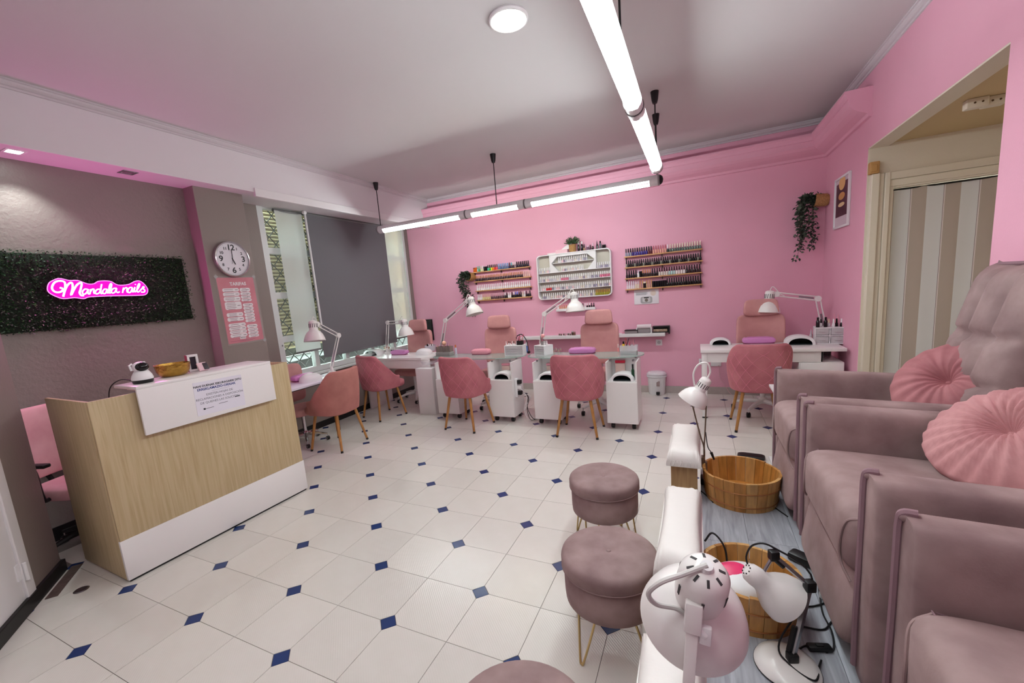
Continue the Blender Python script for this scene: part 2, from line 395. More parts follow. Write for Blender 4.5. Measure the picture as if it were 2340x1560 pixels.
bm = NB(); diag_box(bm, -.005, 1.3, 0, .022, 0, .075, .003); struct('baseboard_entrance', bm, M_SKIRT)
bm = NB(); bx(bm, XR - .014, XR, 4.66, YB - .014, 0, .095); bx(bm, XR - .014, XR, 3.5, 2.9, 0, .095); struct('baseboard_right', bm, M_BASE)
bm = NB(); diag_box(bm, -.02, .33, .035, .09, 0, .004); o = struct('threshold_strip', bm, mat('worn_brown', (98, 80, 74), .7, var=.4, vscale=30), floor)
bm = NB(); p = PZ(186, 1347); add_lathe(bm, [(0, .004), (.028, .004), (.036, .0), (.036, -.004)], 20, T4(p.x, p.y, 0)); struct('floor_drain_cap', bm, M_STEEL, floor)

# ---- laminate platform
bm = NB(); bx(bm, .012, XR, -1.6, PLY, 0, PLAT - .006); plat = struct('floor_platform', bm, mat('platform_edge', (128, 122, 126), .6))
def plank_mat():
    m = wood('grey_laminate', (178, 180, 188), (134, 134, 143), scale=4, stretch=(11, .9, 1), rough=.34, dist=1.1, bump=.05, lo=.25, hi=.7)
    nt = m.node_tree; mp = [n for n in nt.nodes if n.type == 'MAPPING'][0]; oi = nt.nodes.new('ShaderNodeObjectInfo'); cb = nt.nodes.new('ShaderNodeCombineXYZ'); mu = nt.nodes.new('ShaderNodeMath'); mu.operation = 'MULTIPLY'; mu.inputs[1].default_value = 37
    nt.links.new(oi.outputs['Random'], mu.inputs[0]); nt.links.new(mu.outputs[0], cb.inputs[0]); nt.links.new(mu.outputs[0], cb.inputs[1]); nt.links.new(cb.outputs[0], mp.inputs['Location']); return m
PM = plank_mat(); pw = .1935; x = .012; k = 0
while x < XR - .02:
    ys = [-1.6, (-.3 + .47 * (k % 3)), (1.05 + .5 * ((k * 2) % 3)), PLY] if k % 2 else [-1.6, .4 + .3 * (k % 3), 2.0 + .25 * (k % 4), PLY]
    for a, b in zip(ys, ys[1:]):
        bm = NB(); bx(bm, x + .0006, min(x + pw, XR) - .0006, a + .0006, b - .0006, PLAT - .006, PLAT, .0012)
        o = struct('laminate_plank', bm, PM, plat)
    x += pw; k += 1

# ---- window
bm = NB(); FX0, FX1 = XL - .10, XL - .03
bx(bm, FX0, FX1 + .02, WY0, 3.31, WZ0, WZ1, .004); bx(bm, FX0, FX1 + .02, 5.775, WY1, WZ0, WZ1, .004)
for yy in (3.735, 4.245, 4.755, 5.265): bx(bm, FX0, FX1, yy, yy + .065, WZ0, WZ1, .003)
for z0, z1 in ((2.68, 2.74), (2.18, 2.25), (1.665, 1.74), (1.15, 1.225), (.72, .79)): bx(bm, FX0, FX1 + .005, 3.31, 5.775, z0, z1, .003)
win = struct('window_1', bm, M_ALU)
ycuts = [3.31, 3.735, 3.80, 4.245, 4.31, 4.755, 4.82, 5.265, 5.33, 5.775]; zc = [(.79, 1.15), (1.225, 1.665), (1.74, 2.18), (2.25, 2.68)]
M_PANE = mat('window_pane', (240, 250, 248), .02, alpha=.10)
for q in range(0, 10, 2):
    for z0, z1 in zc:
        bm = NB(); bx(bm, XL - .075, XL - .069, ycuts[q], ycuts[q + 1], z0, z1); struct('window_pane', bm, M_PANE, win)
bm = NB(); bx(bm, XL - .03, XL + .05, WY0 - .02, WY1 + .02, .69, .72, .004); struct('window_sill', bm, M_ALU, win)
bm = NB(); add_box(bm, (XL + .0, 3.28, 1.12), (.012, .012, .022), .003); struct('window_stop', bm, M_STEEL, win)
# folding security grille outside the glass
gr = thing('security_grille', 'dark folding lattice security grille behind the window panes', 'grille', (XL - .17, WY0, .8))
M_IRON = mat('grille_iron', (44, 42, 38), .5, metal=.3)
for c in range(17):
    bm = NB(); pts = []
    for k in range(24):
        pts.append((0, c * .152 + (.0 if k % 2 == 0 else .076) + (0.0), k * .084))
    add_tube(bm, pts, .0075, 5)
    add_tube(bm, [(0.004, 2 * (c * .152 + .0) - q[1], q[2]) for q in pts], .0075, 5)
    for q in pts: add_lathe(bm, [(0, .006), (.010, .006), (.010, -.006), (0, -.006)], 8, T4(*q, RY(PI / 2)))
    o = obj('lattice_strip', bm, M_IRON, gr)
# street side: beige roller shutter and ledge
bm = NB()
z = 1.02
while z < 2.95:
    prof = [(XL - .52, z), (XL - .50, z + .01), (XL - .495, z + .025), (XL - .505, z + .042), (XL - .52, z + .045)]
    a = [bm.verts.new((u, 2.4, v)) for u, v in prof]; b = [bm.verts.new((u, 6.4, v)) for u, v in prof]
    for i in range(4): bm.faces.new((a[i], a[i + 1], b[i + 1], b[i]))
    z += .0448
o = obj('street_shutter', bm, mat('shutter_beige', (206, 184, 140), .6, var=.4, vscale=9, stretch=(1, 2, 40)), None); o['kind'] = 'structure'
bm = NB(); bx(bm, XL - 1.2, XL - .55, 2.2, 6.6, .45, .84, .02); bx(bm, XL - 1.25, XL - 1.2, 2.2, 6.6, .84, .98); o = struct('street_ledge', bm, mat('dark_ledge', (52, 54, 54), .5))

# roller blinds
def blind_mat(name, rgb, al, rough=.8):
    m = bpy.data.materials.new(name); m.use_nodes = True; MATS[name] = m; nt = m.node_tree; nt.nodes.clear()
    o = nt.nodes.new('ShaderNodeOutputMaterial'); d = nt.nodes.new('ShaderNodeBsdfDiffuse'); t = nt.nodes.new('ShaderNodeBsdfTranslucent'); tr = nt.nodes.new('ShaderNodeBsdfTransparent'); m1 = nt.nodes.new('ShaderNodeMixShader'); m2 = nt.nodes.new('ShaderNodeMixShader')
    for n in (d, t): n.inputs[0].default_value = (*lin(rgb), 1)
    m1.inputs[0].default_value = .45; nt.links.new(d.outputs[0], m1.inputs[1]); nt.links.new(t.outputs[0], m1.inputs[2]); m2.inputs[0].default_value = al; nt.links.new(m1.outputs[0], m2.inputs[1]); nt.links.new(tr.outputs[0], m2.inputs[2]); nt.links.new(m2.outputs[0], o.inputs[0]); return m
M_SHEER = blind_mat('sheer_blind', (240, 244, 242), .3)
M_DARKB = mat('slate_blind', (106, 104, 108), .85, bump=.05, bscale=300)
def blind(label, y0, y1, z0, z1, x, m, tube_m):
    t = thing('roller_blind', label, 'blind', (x, (y0 + y1) / 2, z0)); h = z1 - z0; w = y1 - y0
    bm = NB()
    def fn(u, v): return Vector((.004 * math.sin(u * PI) * math.sin(v * 5) + .002 * math.sin(v * 2.4 + u * 4), (u - .5) * w, v * h))
    g = add_grid(bm, fn, 10, 24)
    def fn2(u, v): return fn(u, v) + Vector((-.0015, 0, 0))
    add_grid(bm, fn2, 10, 24)
    obj('blind_fabric', bm, m, t)
    bm = NB(); add_tube(bm, [(-.02, -w / 2, h + .005), (-.02, w / 2, h + .005)], .02, 12); obj('roller_tube', bm, tube_m, t)
    bm = NB(); bx(bm, -.006, .006, -w / 2, w / 2, -.012, .012, .004); obj('bottom_bar', bm, tube_m if m is M_SHEER else m, t)
    return t
M_GREYPL = mat('grey_plastic', (112, 112, 112), .5)
blind('narrow sheer white roller blind at the clock end of the window', 3.42, 3.79, 1.005, 2.665, XL + .035, M_SHEER, M_GREYPL)
blind('wide dark slate roller blind covering the middle of the window', 3.805, 5.27, .895, 2.675, XL + .05, M_DARKB, M_GREYPL)
blind('narrow sheer white roller blind at the pink wall end of the window', 5.275, 5.68, .935, 2.665, XL + .035, M_SHEER, M_GREYPL)
bm = NB(); add_tube(bm, smooth_path([(XL + .085, 3.795, 2.69), (XL + .088, 3.795, 2.60), (XL + .088, 3.80, 1.315)], 6), .012, 8); add_lathe(bm, [(0, .02), (.02, .02), (.02, -.02), (0, -.02)], 10, T4(XL + .085, 3.79, 2.68, RX(PI / 2)))
tag(obj('blind_wand', bm, M_WPL), 'long white control wand hanging beside the slate blind', 'wand')
# ================================================================== lamps
M_TUBE = emis('tube_glow', (238, 250, 249), TUBE_E)
M_TUBEW = emis('tube_glow_warm', (246, 246, 220), TUBE_X)
M_TUBEX = emis('tube_glow_wall', (238, 250, 249), TUBE_X)
M_DISC = emis('disc_glow', (255, 246, 220), DISC_E)
def run_light(name, label, p0, d, segs, cups, twin, warm=None):
    """horizontal tube luminaire: p0 start, d unit direction, segs [(a,b)], cups [s]"""
    t = thing(name, label, 'pendant light', (p0[0], p0[1], p0[2])); d = Vector(d); sd = Vector((-d.y, d.x, 0)); R = .05; a_0 = .05 if twin else -.02
    for i, (a, b) in enumerate(segs):
        bm = NB(); n = 20
        rings = []
        for s in (a + .012, b - .012):
            rings.append([d * s + sd * (R * math.cos(PI * (a_0 + (1 - 2 * a_0) * k / n))) + Vector((0, 0, R * math.sin(PI * (a_0 + (1 - 2 * a_0) * k / n)))) for k in range(n + 1)])
        A = [bm.verts.new(p) for p in rings[0]]; B = [bm.verts.new(p) for p in rings[1]]
        for k in range(n): bm.faces.new((A[k], A[k + 1], B[k + 1], B[k]))
        bm.faces.new((A[0], B[0], B[n], A[n])); bm.faces.new(A); bm.faces.new(B[::-1])
        o = obj('housing', bm, mat('lamp_white', (226, 224, 226), .3), t)
        for k, off in enumerate(((-.021, .021) if twin else (0.0,))):
            bm = NB(); add_tube(bm, [d * (a + .085) + sd * off + Vector((0, 0, -.034)), d * (b - .085) + sd * off + Vector((0, 0, -.034))], .0125, 12)
            obj('fluorescent_tube', bm, M_TUBEW if warm == i else (M_TUBE if twin else M_TUBEX), t)
        for s, q in ((a + .0, a + .085), (b - .085, b)):
            bm = NB(); add_tube(bm, [d * s, d * q], R * 1.0, 20); obj('end_socket', bm, mat('lamp_white'), t)
        for s in (a, b):
            bm = NB(); add_tube(bm, [d * (s - .008), d * (s + .008)], R * 1.06, 20); obj('joint_ring', bm, mat('lamp_ring', (150, 142, 146), .4), t)
    for s in (segs[0][0], segs[-1][1]):
        bm = NB(); sgn = -1 if s == segs[0][0] else 1
        add_lathe(bm, [(R * .98, 0), (R * .9, .018), (R * .6, .034), (0, .042)], 18, Matrix.Translation(d * s) @ align(d * sgn).to_4x4()); obj('end_cap', bm, M_BLACK, t)
    h = ZC - p0[2]
    for s in cups:
        bm = NB(); add_tube(bm, [d * s + Vector((0, 0, R * .7)), d * s + Vector((0, 0, h - .03))], .0055, 8); r = obj('rod', bm, M_BLACK, t)
        bm = NB(); add_lathe(bm, [(0, h - .095), (.018, h - .095), (.026, h - .07), (.034, h - .004), (.034, h)], 18, Matrix.Translation(d * s)); obj('ceiling_cup', bm, M_BLACK, t)
    return t
LZ = 2.495
run_light('pendant_tube_light', 'white tube light on black rods running parallel to the pink wall', (-3.875, 4.60, LZ), (1, 0, 0), [(0, 1.355), (1.355, 2.125), (2.125, 3.545)], [.03, 1.77, 3.53], False, warm=1)
run_light('pendant_tube_light', 'white twin tube light on black rods pointing at the pink wall', (-.31, 4.10, LZ), (0, -1, 0), [(0, 1.46), (1.46, 2.92), (2.92, 4.38)], [.03, 1.9, 3.9], True)
def disc(x, y, label):
    t = thing('ceiling_disc_light', label, 'ceiling light', (x, y, ZC - .022))
    bm = NB(); add_lathe(bm, [(.112, .022), (.116, .012), (.112, 0.002), (.104, .0)], 40); obj('rim', bm, M_WPL, t)
    bm = NB(); add_lathe(bm, [(0, .0), (.09, .0005), (.105, .003)], 40); obj('diffuser', bm, M_DISC, t)
def hall_fill_lamp():  # lamp added out of view to brighten the side room
    t = thing('hall_fill_light', 'added unseen round fill light of the side room behind the pink wall', 'ceiling light', (2.1, 2.8, 2.45))
    bm = NB(); add_lathe(bm, [(.112, .02), (.116, .012), (.112, .002), (.104, 0)], 32); obj('rim', bm, M_WPL, t)
    bm = NB(); add_lathe(bm, [(0, .0), (.09, .0005), (.105, .003)], 32); obj('diffuser', bm, emis('hall_fill_glow', (255, 245, 230), 16), t)
hall_fill_lamp()
disc(-.98, 2.51, 'round glowing ceiling light beside the twin tube light')
disc(-1.62, 1.62, 'round ceiling light over the reception floor')
disc(-.3, -.4, 'added unseen round fill light above the front wall'); disc(-1.9, .1, 'added unseen round fill light near the white door')  # both lamps added behind the camera for front fill
for nm, lb, (x, y), on_ in (('recessed_downlight', 'lit square downlight recessed in the beam soffit above the hedge panel', (-4.06, 1.315), True), ('recessed_downlight', 'unlit square downlight recessed in the beam soffit nearer the clock pillar', (-4.06, 1.93), False)):
    t = thing(nm, lb, 'downlight', (x, y, 2.70))
    bm = NB(); 
    for a, b, c_, e in ((-.05, .05, -.05, -.036), (-.05, .05, .036, .05), (-.05, -.036, -.036, .036), (.036, .05, -.036, .036)): bx(bm, a, b, c_, e, -.004, .0, .001)
    obj('trim_frame', bm, M_STEEL if not on_ else M_WPL, t)
    bm = NB(); add_lathe(bm, [(0, -.003), (.034, -.003), (.036, 0)], 20); obj('lens', bm, emis('spot_glow', (235, 255, 248), SPOT_E) if on_ else mat('spot_off', (120, 110, 116), .3), t)
    if on_:
        l = bpy.data.lights.new('downlight_beam', 'SPOT'); l.energy = 13; l.spot_size = math.radians(105); l.spot_blend = .6; l.color = (.88, 1, .96); l.shadow_soft_size = .03
        lo = bpy.data.objects.new('downlight_beam', l); COL.objects.link(lo); lo.parent = t; lo.location = (0, 0, -.01)
# ================================================================== reception
FR_WALLX = Matrix(((0, 0, 1, 0), (1, 0, 0, 0), (0, 1, 0, 0), (0, 0, 0, 1)))      # text plane facing +X
FR_BACK = Matrix(((1, 0, 0, 0), (0, 0, -1, 0), (0, 1, 0, 0), (0, 0, 0, 1)))       # facing -Y
FR_RIGHT = Matrix(((0, 0, -1, 0), (-1, 0, 0, 0), (0, 1, 0, 0), (0, 0, 0, 1)))     # facing -X
M_OAK = wood('pale_oak', (196, 176, 140), (178, 156, 118), scale=6, stretch=(11, 11, .45), rough=.5, dist=.6, bump=.12, lo=.3, hi=.62)
crz = math.atan2(.999, .033)
ct = thing('reception_counter', 'pale oak reception counter with white fascia and white plinth', 'counter', (-3.068, 1.036, 0), crz)
def part(name, m, par, *boxes, bev=.002, smooth=True):
    bm = NB()
    for b in boxes: bx(bm, *b, bev)
    return obj(name, bm, m, par, smooth)
part('front_panel', M_OAK, ct, (0.004, 1.236, 0, .018, .262, 1.108))
part('plinth', M_WLAC, ct, (0, 1.24, -.004, .018, .014, .262))
part('plinth_shadow_gap', M_BLACK, ct, (.01, 1.23, .004, .016, 0, .014))
part('side_panel', M_OAK, ct, (0, .018, .018, .60, .012, 1.108)); part('side_panel', M_OAK, ct, (1.222, 1.24, .018, .60, .012, 1.108))
part('worktop', M_OAK, ct, (.018, 1.222, .018, .58, .73, .752))
part('fascia', M_WLAC, ct, (.212, 1.062, -.052, -.034, .846, 1.130), bev=.003)
part('counter_shelf', M_WLAC, ct, (.212, 1.062, -.052, .235, 1.130, 1.149), bev=.003)
part('shelf_support', M_WLAC, ct, (.26, .278, -.034, .2, 1.108, 1.130)); part('shelf_support', M_WLAC, ct, (1.0, 1.018, -.034, .2, 1.108, 1.130))
ZS = 1.1495
# white baby-monitor style camera
p = PZ(330, 874, ZS)
t = thing('smart_camera', 'white round security camera with a glossy black face on the counter shelf', 'camera', (p.x - .01, p.y, ZS), .35)
bm = NB(); add_lathe(bm, [(0, 0), (.048, 0), (.052, .006), (.054, .022), (0, .022)], 28); obj('base', bm, M_BLACK, t)
bm = NB(); add_lathe(bm, [(.054, .022), (.056, .03), (.05, .05), (.040, .068), (.036, .074), (0, .075)], 28); obj('body', bm, M_WPL, t)
bm = NB(); add_super(bm, (0, 0, .098), (.044, .040, .036), 1, 1, 24, 14); hd = obj('head', bm, M_WPL, t)
bm = NB(); add_super(bm, (.012, -.004, .100), (.036, .036, .030), 1, .9, 24, 14); obj('black_face', bm, mat('gloss_black', (8, 8, 10), .06), hd)
bm = NB(); add_tube(bm, [(-.01, -.040, .125), (-.012, -.056, .118), (-.01, -.05, .085)], .006, 8); obj('ear', bm, M_WPL, hd)
bm = NB(); add_tube(bm, [(-.01, .040, .125), (-.012, .050, .11), (-.01, .045, .085)], .006, 8); obj('ear', bm, M_WPL, hd)
bm = NB(); add_tube(bm, smooth_path([(p.x - .06, p.y - .02, ZS + .012), (p.x - .13, p.y - .06, ZS + .03), (p.x - .19, p.y - .10, ZS - .02), (p.x - .2, p.y - .11, 1.0), (p.x - .25, p.y - .05, .76)], 6), .003, 6)
tag(obj('power_cable', bm, M_BLACK), 'thin black cable drooping behind the security camera', 'cable')
p0, p1 = PZ(366, 862, ZS), PZ(437, 855, ZS); pc = (p0 + p1) / 2
t = thing('singing_bowl', 'hammered golden brass bowl on the counter shelf', 'bowl', (pc.x - .035, pc.y + .01, ZS))
M_BRASS = mat('hammered_brass', (198, 156, 76), .25, metal=1.0, bump=.5, bscale=55, var=.35, vscale=30)
bm = NB(); add_lathe(bm, [(0, 0), (.06, 0), (.078, .01), (.092, .035), (.098, .07), (.1, .082), (.094, .082), (.088, .05), (.07, .016), (0, .008)], 36); obj('bowl_body', bm, M_BRASS, t)
p = PZ(449, 849, ZS)
t = thing('photo_frame', 'small white frame with pink sides standing beside the brass bowl', 'frame', (p.x - .05, p.y + .015, ZS), PI / 2 - .25)
bm = NB()
for b in ((-.032, .032, -.012, .012, .104, .12), (-.032, .032, -.012, .012, 0, .016), (-.032, -.018, -.012, .012, .016, .104), (.018, .032, -.012, .012, .016, .104)): bx(bm, *b, .001)
obj('frame_border', bm, M_WPL, t)
bm = NB(); bx(bm, -.018, .018, 0, .004, .016, .104); obj('picture', bm, mat('dark_print', (40, 36, 46), .3), t)
bm = NB(); bx(bm, -.0325, -.0315, -.012, .05, .0, .118); bx(bm, -.03, .0, .012, .05, 0, .11); obj('pink_card_back', bm, mat('rose_card', (170, 70, 96), .6), t)
p = PZ(470, 847, ZS)
t = thing('card_stand', 'small tilted card leaning in front of the white frame', 'card', (p.x - .02, p.y, ZS), PI / 2)
bm = NB(); add_box(bm, (0, 0.01, .03), (.06, .012, .062), .003, RX(-.45)); obj('card', bm, mat('card_pink', (226, 190, 200), .5), t)
bm = NB(); add_box(bm, (.018, .004, .031), (.03, .012, .05), .002, RX(-.45)); obj('dark_card', bm, mat('card_dark', (52, 42, 52), .4), t)

def fr(fr_m, x, y, z, ang=0): return Matrix.Translation((x, y, z)) @ fr_m @ Matrix.Rotation(ang, 4, 'Z')
# notice on the fascia
t = thing('paper_notice', 'white printed notice taped to the counter fascia', 'notice', (-3.068, 1.036, 0), crz)
cm = Matrix(((1, 0, 0, 0), (0, 0, -1, 0), (0, 1, 0, 0), (0, 0, 0, 1)))
NX, NZ = .664, .985
bm = NB(); add_box(bm, (NX, -.0530, NZ), (.318, .0012, .225), 0, RY(.02)); obj('sheet', bm, mat('paper_white', (228, 224, 236), .6), t)
M_INK = mat('ink_black', (30, 30, 38), .6); M_INKB = mat('ink_blue', (44, 60, 128), .6); M_INKG = mat('ink_grey', (92, 90, 104), .6)
def note(s, dx, dz, size, m, bold=0): text_mesh('lettering', s, size, m, t, Matrix.Translation((NX + dx, -.0538, NZ + dz)) @ cm @ Matrix.Rotation(-.02, 4, 'Z'), bold=bold, extrude=.0002)
note('NAHI DUENAK ESKURAGARRI DITU', -.0, .082, .0195, M_INK, .0006); note('ERREKLAMAZIO-ORRIAK', -.012, .060, .0225, M_INKB, .0006)
note('EXISTEN HOJAS DE', 0, .020, .0205, M_INKG); note('RECLAMACIONES A DISPOSICIÓN', 0, -.006, .0205, M_INKG); note('DE QUIENES LAS SOLICITEN', -.004, -.032, .0205, M_INKG)
for x0, x1, z, h in ((-.115, -.055, -.072, .003), (-.02, .04, -.060, .003), (.092, .128, -.042, .006), (-.12, -.108, -.076, .012), (-.05, .07, .040, .001)):
    bm = NB(); bx(bm, NX + x0, NX + x1, -.0540, -.0534, NZ + z, NZ + z + h); obj('printed_mark', bm, M_INKG if h < .005 else M_INK, t)

# hedge panel
t = thing('hedge_panel', 'rectangular artificial boxwood panel on the taupe wall behind the neon sign', 'wall panel', (XG, 1.5, 1.52))
bm = NB(); bx(bm, .001, .02, -.85, .79, .0, .545, .004); obj('backing', bm, mat('hedge_back', (22, 34, 22), .9), t)
bm = NB(); rnd = random.Random(3)
def leaf(bm, c, d, up, L, Wd, mi=0):
    d = d.normalized(); s = d.cross(up)
    s = s.normalized() if s.length > 1e-4 else d.orthogonal().normalized()
    n = s.cross(d); v = [c, c + d * L * .45 + s * Wd + n * L * .05, c + d * L, c + d * L * .45 - s * Wd + n * L * .05]
    f = bm.faces.new([bm.verts.new(p) for p in v]); f.material_index = mi
for k in range(11000):
    y = rnd.uniform(-.86, .80); z = rnd.uniform(-.012, .56); x = .018 + .03 * rnd.random() ** .7
    d = Vector((rnd.uniform(.1, 1), rnd.uniform(-1, 1), rnd.uniform(-.8, 1)))
    leaf(bm, Vector((x, y, z)), d, Vector((rnd.random(), rnd.random(), rnd.random())), rnd.uniform(.012, .02), rnd.uniform(.004, .006), rnd.choice((0, 0, 0, 1, 2)))
o = obj('foliage', bm, [mat('boxwood_a', (34, 62, 36), .45), mat('boxwood_b', (52, 88, 46), .4), mat('boxwood_c', (22, 40, 28), .5)], t, smooth=False, recalc=False); o['kind'] = 'stuff'

# neon sign
NEX = -4.165
def npx(a): q = PX(90 + a[0] / 8.6667, 610 + a[1] / 8.6667, NEX); return Vector((0, q.y - 1.65, q.z - 1.80))
t = thing('neon_sign', 'glowing pink cursive neon sign mounted on the hedge panel', 'neon sign', (NEX, 1.65, 1.80))
ol = [(160, 430), (190, 320), (280, 260), (400, 225), (600, 265), (760, 265), (950, 330), (1080, 330), (1180, 280), (1400, 280), (1560, 355), (1760, 345), (1900, 280), (2000, 280), (2090, 350), (2150, 450), (2110, 540), (1950, 560), (1400, 570), (1000, 590), (880, 625), (700, 605), (480, 625), (330, 580), (200, 510)]
pp = smooth_path([npx(a) for a in ol], 4, True)
bm = NB(); add_prism(bm, [(v.y, v.z) for v in pp], -.006, -.001, FR_WALLX)
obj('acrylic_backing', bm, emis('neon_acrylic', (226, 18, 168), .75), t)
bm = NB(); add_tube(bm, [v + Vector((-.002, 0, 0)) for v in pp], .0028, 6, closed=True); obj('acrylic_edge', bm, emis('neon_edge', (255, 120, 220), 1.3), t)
M_NEON = emis('neon_tube', (255, 112, 214), NEON_E)
GL = [[(400, 410), (450, 425), (450, 470), (380, 500), (300, 490), (245, 430), (260, 350), (320, 290), (420, 275), (490, 300), (505, 380), (490, 480), (465, 585), (500, 460), (550, 360), (610, 310), (645, 330), (650, 420), (620, 555), (680, 440), (740, 350), (810, 310), (830, 340), (810, 440), (790, 510), (820, 560), (870, 565)],
      [(945, 440), (890, 440), (845, 490), (860, 535), (905, 530), (945, 480), (962, 440), (950, 500), (970, 535), (1000, 520)],
      [(990, 535), (1010, 440), (1000, 490), (1040, 440), (1075, 445), (1070, 500), (1085, 530)],
      [(1195, 440), (1140, 445), (1100, 490), (1115, 530), (1165, 520), (1200, 470), (1225, 340), (1205, 480), (1215, 525), (1240, 520)],
      [(1330, 440), (1280, 440), (1245, 485), (1260, 525), (1305, 515), (1335, 440), (1330, 500), (1350, 520)],
      [(1350, 520), (1400, 440), (1425, 350), (1405, 330), (1380, 380), (1370, 480), (1385, 515), (1420, 500)],
      [(1520, 420), (1460, 425), (1420, 470), (1435, 515), (1490, 495), (1520, 420), (1515, 480), (1545, 505), (1580, 490)],
      [(1640, 510), (1660, 410), (1650, 460), (1690, 415), (1730, 415), (1725, 470), (1740, 505)],
      [(1830, 405), (1780, 410), (1745, 460), (1760, 505), (1805, 490), (1835, 410), (1830, 470), (1850, 500)],
      [(1855, 495), (1885, 400), (1870, 470), (1890, 495)], [(1892, 350), (1896, 342)],
      [(1890, 495), (1950, 420), (1980, 350), (1965, 330), (1935, 390), (1925, 470), (1945, 495), (1975, 480)],
      [(1975, 480), (2020, 430), (2050, 390), (2065, 400), (2050, 430), (2080, 460), (2065, 495), (2010, 495)]]
for g in GL:
    bm = NB(); add_tube(bm, [v + Vector((.006, 0, 0)) for v in smooth_path([npx(a) for a in g], 5)], .0056 if g is GL[0] else .0042, 8); obj('letter', bm, M_NEON, t)
for yy in (-.22, 0, .22):
    l = bpy.data.lights.new('neon_glow', 'POINT'); l.energy = 2.2; l.color = (1, .14, .60); l.shadow_soft_size = .05
    lo = bpy.data.objects.new('neon_glow', l); COL.objects.link(lo); lo.parent = t; lo.location = (.032, yy, .01)

# clock
t = thing('wall_clock', 'round silver-rimmed wall clock with large numerals on the taupe pillar', 'clock', (XP, 2.65, 2.056))
RYm = Matrix.Rotation(PI / 2, 4, 'Y')
bm = NB(); add_lathe(bm, [(.158, .0), (.168, .008), (.171, .03), (.167, .042), (.158, .045), (.154, .036), (.154, .0)], 48, RYm, closed_prof=True); obj('rim', bm, mat('clock_rim', (190, 186, 188), .2, metal=.9), t)
bm = NB(); add_lathe(bm, [(0, .030), (.156, .030), (.156, .002), (0, .002)], 48, RYm); obj('dial', bm, mat('clock_dial', (222, 218, 226), .6), t)
M_NUM = mat('clock_ink', (44, 40, 48), .5)
for k in range(1, 13):
    a = math.radians(90 - 30 * k); big = k % 3 == 0; r = .108 if big else .112
    text_mesh('numeral', str(k), .074 if big else .036, M_NUM, t, fr(FR_WALLX, .0308, r * math.cos(a) * (.96 if k == 12 else 1), r * math.sin(a)), bold=.0016 if big else .0008, sx=1.1, spacing=.9)
for k in range(60):
    a = math.radians(6 * k); bm = NB(); add_box(bm, (.0306, .145 * math.cos(a), .145 * math.sin(a)), (.0006, .007 if k % 5 == 0 else .004, .0014), 0, RX(a)); obj('minute_mark', bm, M_NUM, t)
for ang, L, w in ((math.radians(88), .105, .006), (math.radians(-68), .066, .009), (math.radians(-105), .06, .0016)):
    bm = NB(); add_box(bm, (.034, math.cos(ang) * (L / 2 - .012), math.sin(ang) * (L / 2 - .012)), (.0014, L, w), 0, RX(ang)); obj('clock_hand', bm, M_NUM, t)

# price list
t = thing('price_poster', 'pink price list in a clear sleeve under the clock', 'poster', (XP, 2.665, 1.565)); PR = .012
PM4 = lambda y, z, x=.0062: fr(FR_WALLX, x, y, z, PR)
bm = NB(); add_box(bm, (.003, 0, 0), (.002, .365, .635), 0, RX(PR)); obj('sheet', bm, mat('poster_pink', (204, 108, 126), .5, var=.25, vscale=7, rgb2=(190, 82, 104)), t)
bm = NB(); add_box(bm, (.0075, 0, 0), (.0006, .39, .665), 0, RX(PR)); obj('plastic_sleeve', bm, mat('clear_sleeve', (255, 255, 255), .1, alpha=.07), t)
text_mesh('title', 'TARIFAS', .044, mat('poster_white', (238, 232, 236), .6), t, PM4(.012, .255), bold=.0012, extrude=.0002)
M_PW = mat('poster_white'); M_PT = mat('poster_text', (120, 92, 104), .6); rnd = random.Random(5)
def pill(y0, y1, z0, z1):
    w, h = y1 - y0, z1 - z0; bm = NB(); add_prism(bm, rrect(w, h, min(.016, h * .48), 4), 0, .0006, PM4((y0 + y1) / 2, (z0 + z1) / 2, .0042)); pb = obj('price_box', bm, M_PW, t)
    n = max(1, int(h / .0125)); bm = NB()
    for k in range(n):
        z = z1 - h * (k + .55) / n - .003; add_box(bm, (.0052, y0 + .016 + .5 * w * .55, z), (.0004, w * rnd.uniform(.4, .6), .0045), 0, RX(PR))
    add_box(bm, (.0052, y1 - .026, (z0 + z1) / 2), (.0004, .03, .006), 0, RX(PR)); obj('price_text', bm, M_PT, pb)
z = .215
for h in (.034, .036, .043, .075): pill(-.15, .012, z - h, z); z -= h + .006
z -= .025
for h in (.038, .038): pill(-.15, .012, z - h, z); z -= h + .006
z -= .015
for h in (.034, .03, .03, .034): pill(-.15, .02, z - h, z); z -= h + .003
z = .215
for h in (.038, .03, .026, .026): pill(.02, .125, z - h, z); z -= h + .004
z -= .018
for h in (.03, .03, .03, .03, .026, .026): pill(.025, .13, z - h, z); z -= h + .003
z -= .022
for h in (.034, .03, .028, .028): pill(.03, .14, z - h, z); z -= h + .003
bm = NB(); add_prism(bm, rrect(.06, .026, .004), 0, .0006, PM4(-.03, -.272, .0042)); obj('note_box', bm, M_PW, t)
text_mesh('note_text', 'NOTA', .018, mat('poster_text'), t, PM4(-.03, -.272, .0052), bold=.0008, extrude=.0002)
bm = NB(); add_box(bm, (.0046, -.03, -.298), (.0004, .25, .004), 0, RX(PR)); add_box(bm, (.0046, .0, -.305), (.0004, .14, .003), 0, RX(PR)); obj('fine_print', bm, mat('poster_fine', (150, 40, 84), .6), t)
for y, zz in ((-.19, .325), (.185, .325), (.19, -.325)):
    bm = NB(); add_box(bm, (.009, y, zz), (.001, .03, .03), 0, RX(.7)); obj('tape', bm, mat('clear_tape', (230, 230, 230), .1, alpha=.35), t)
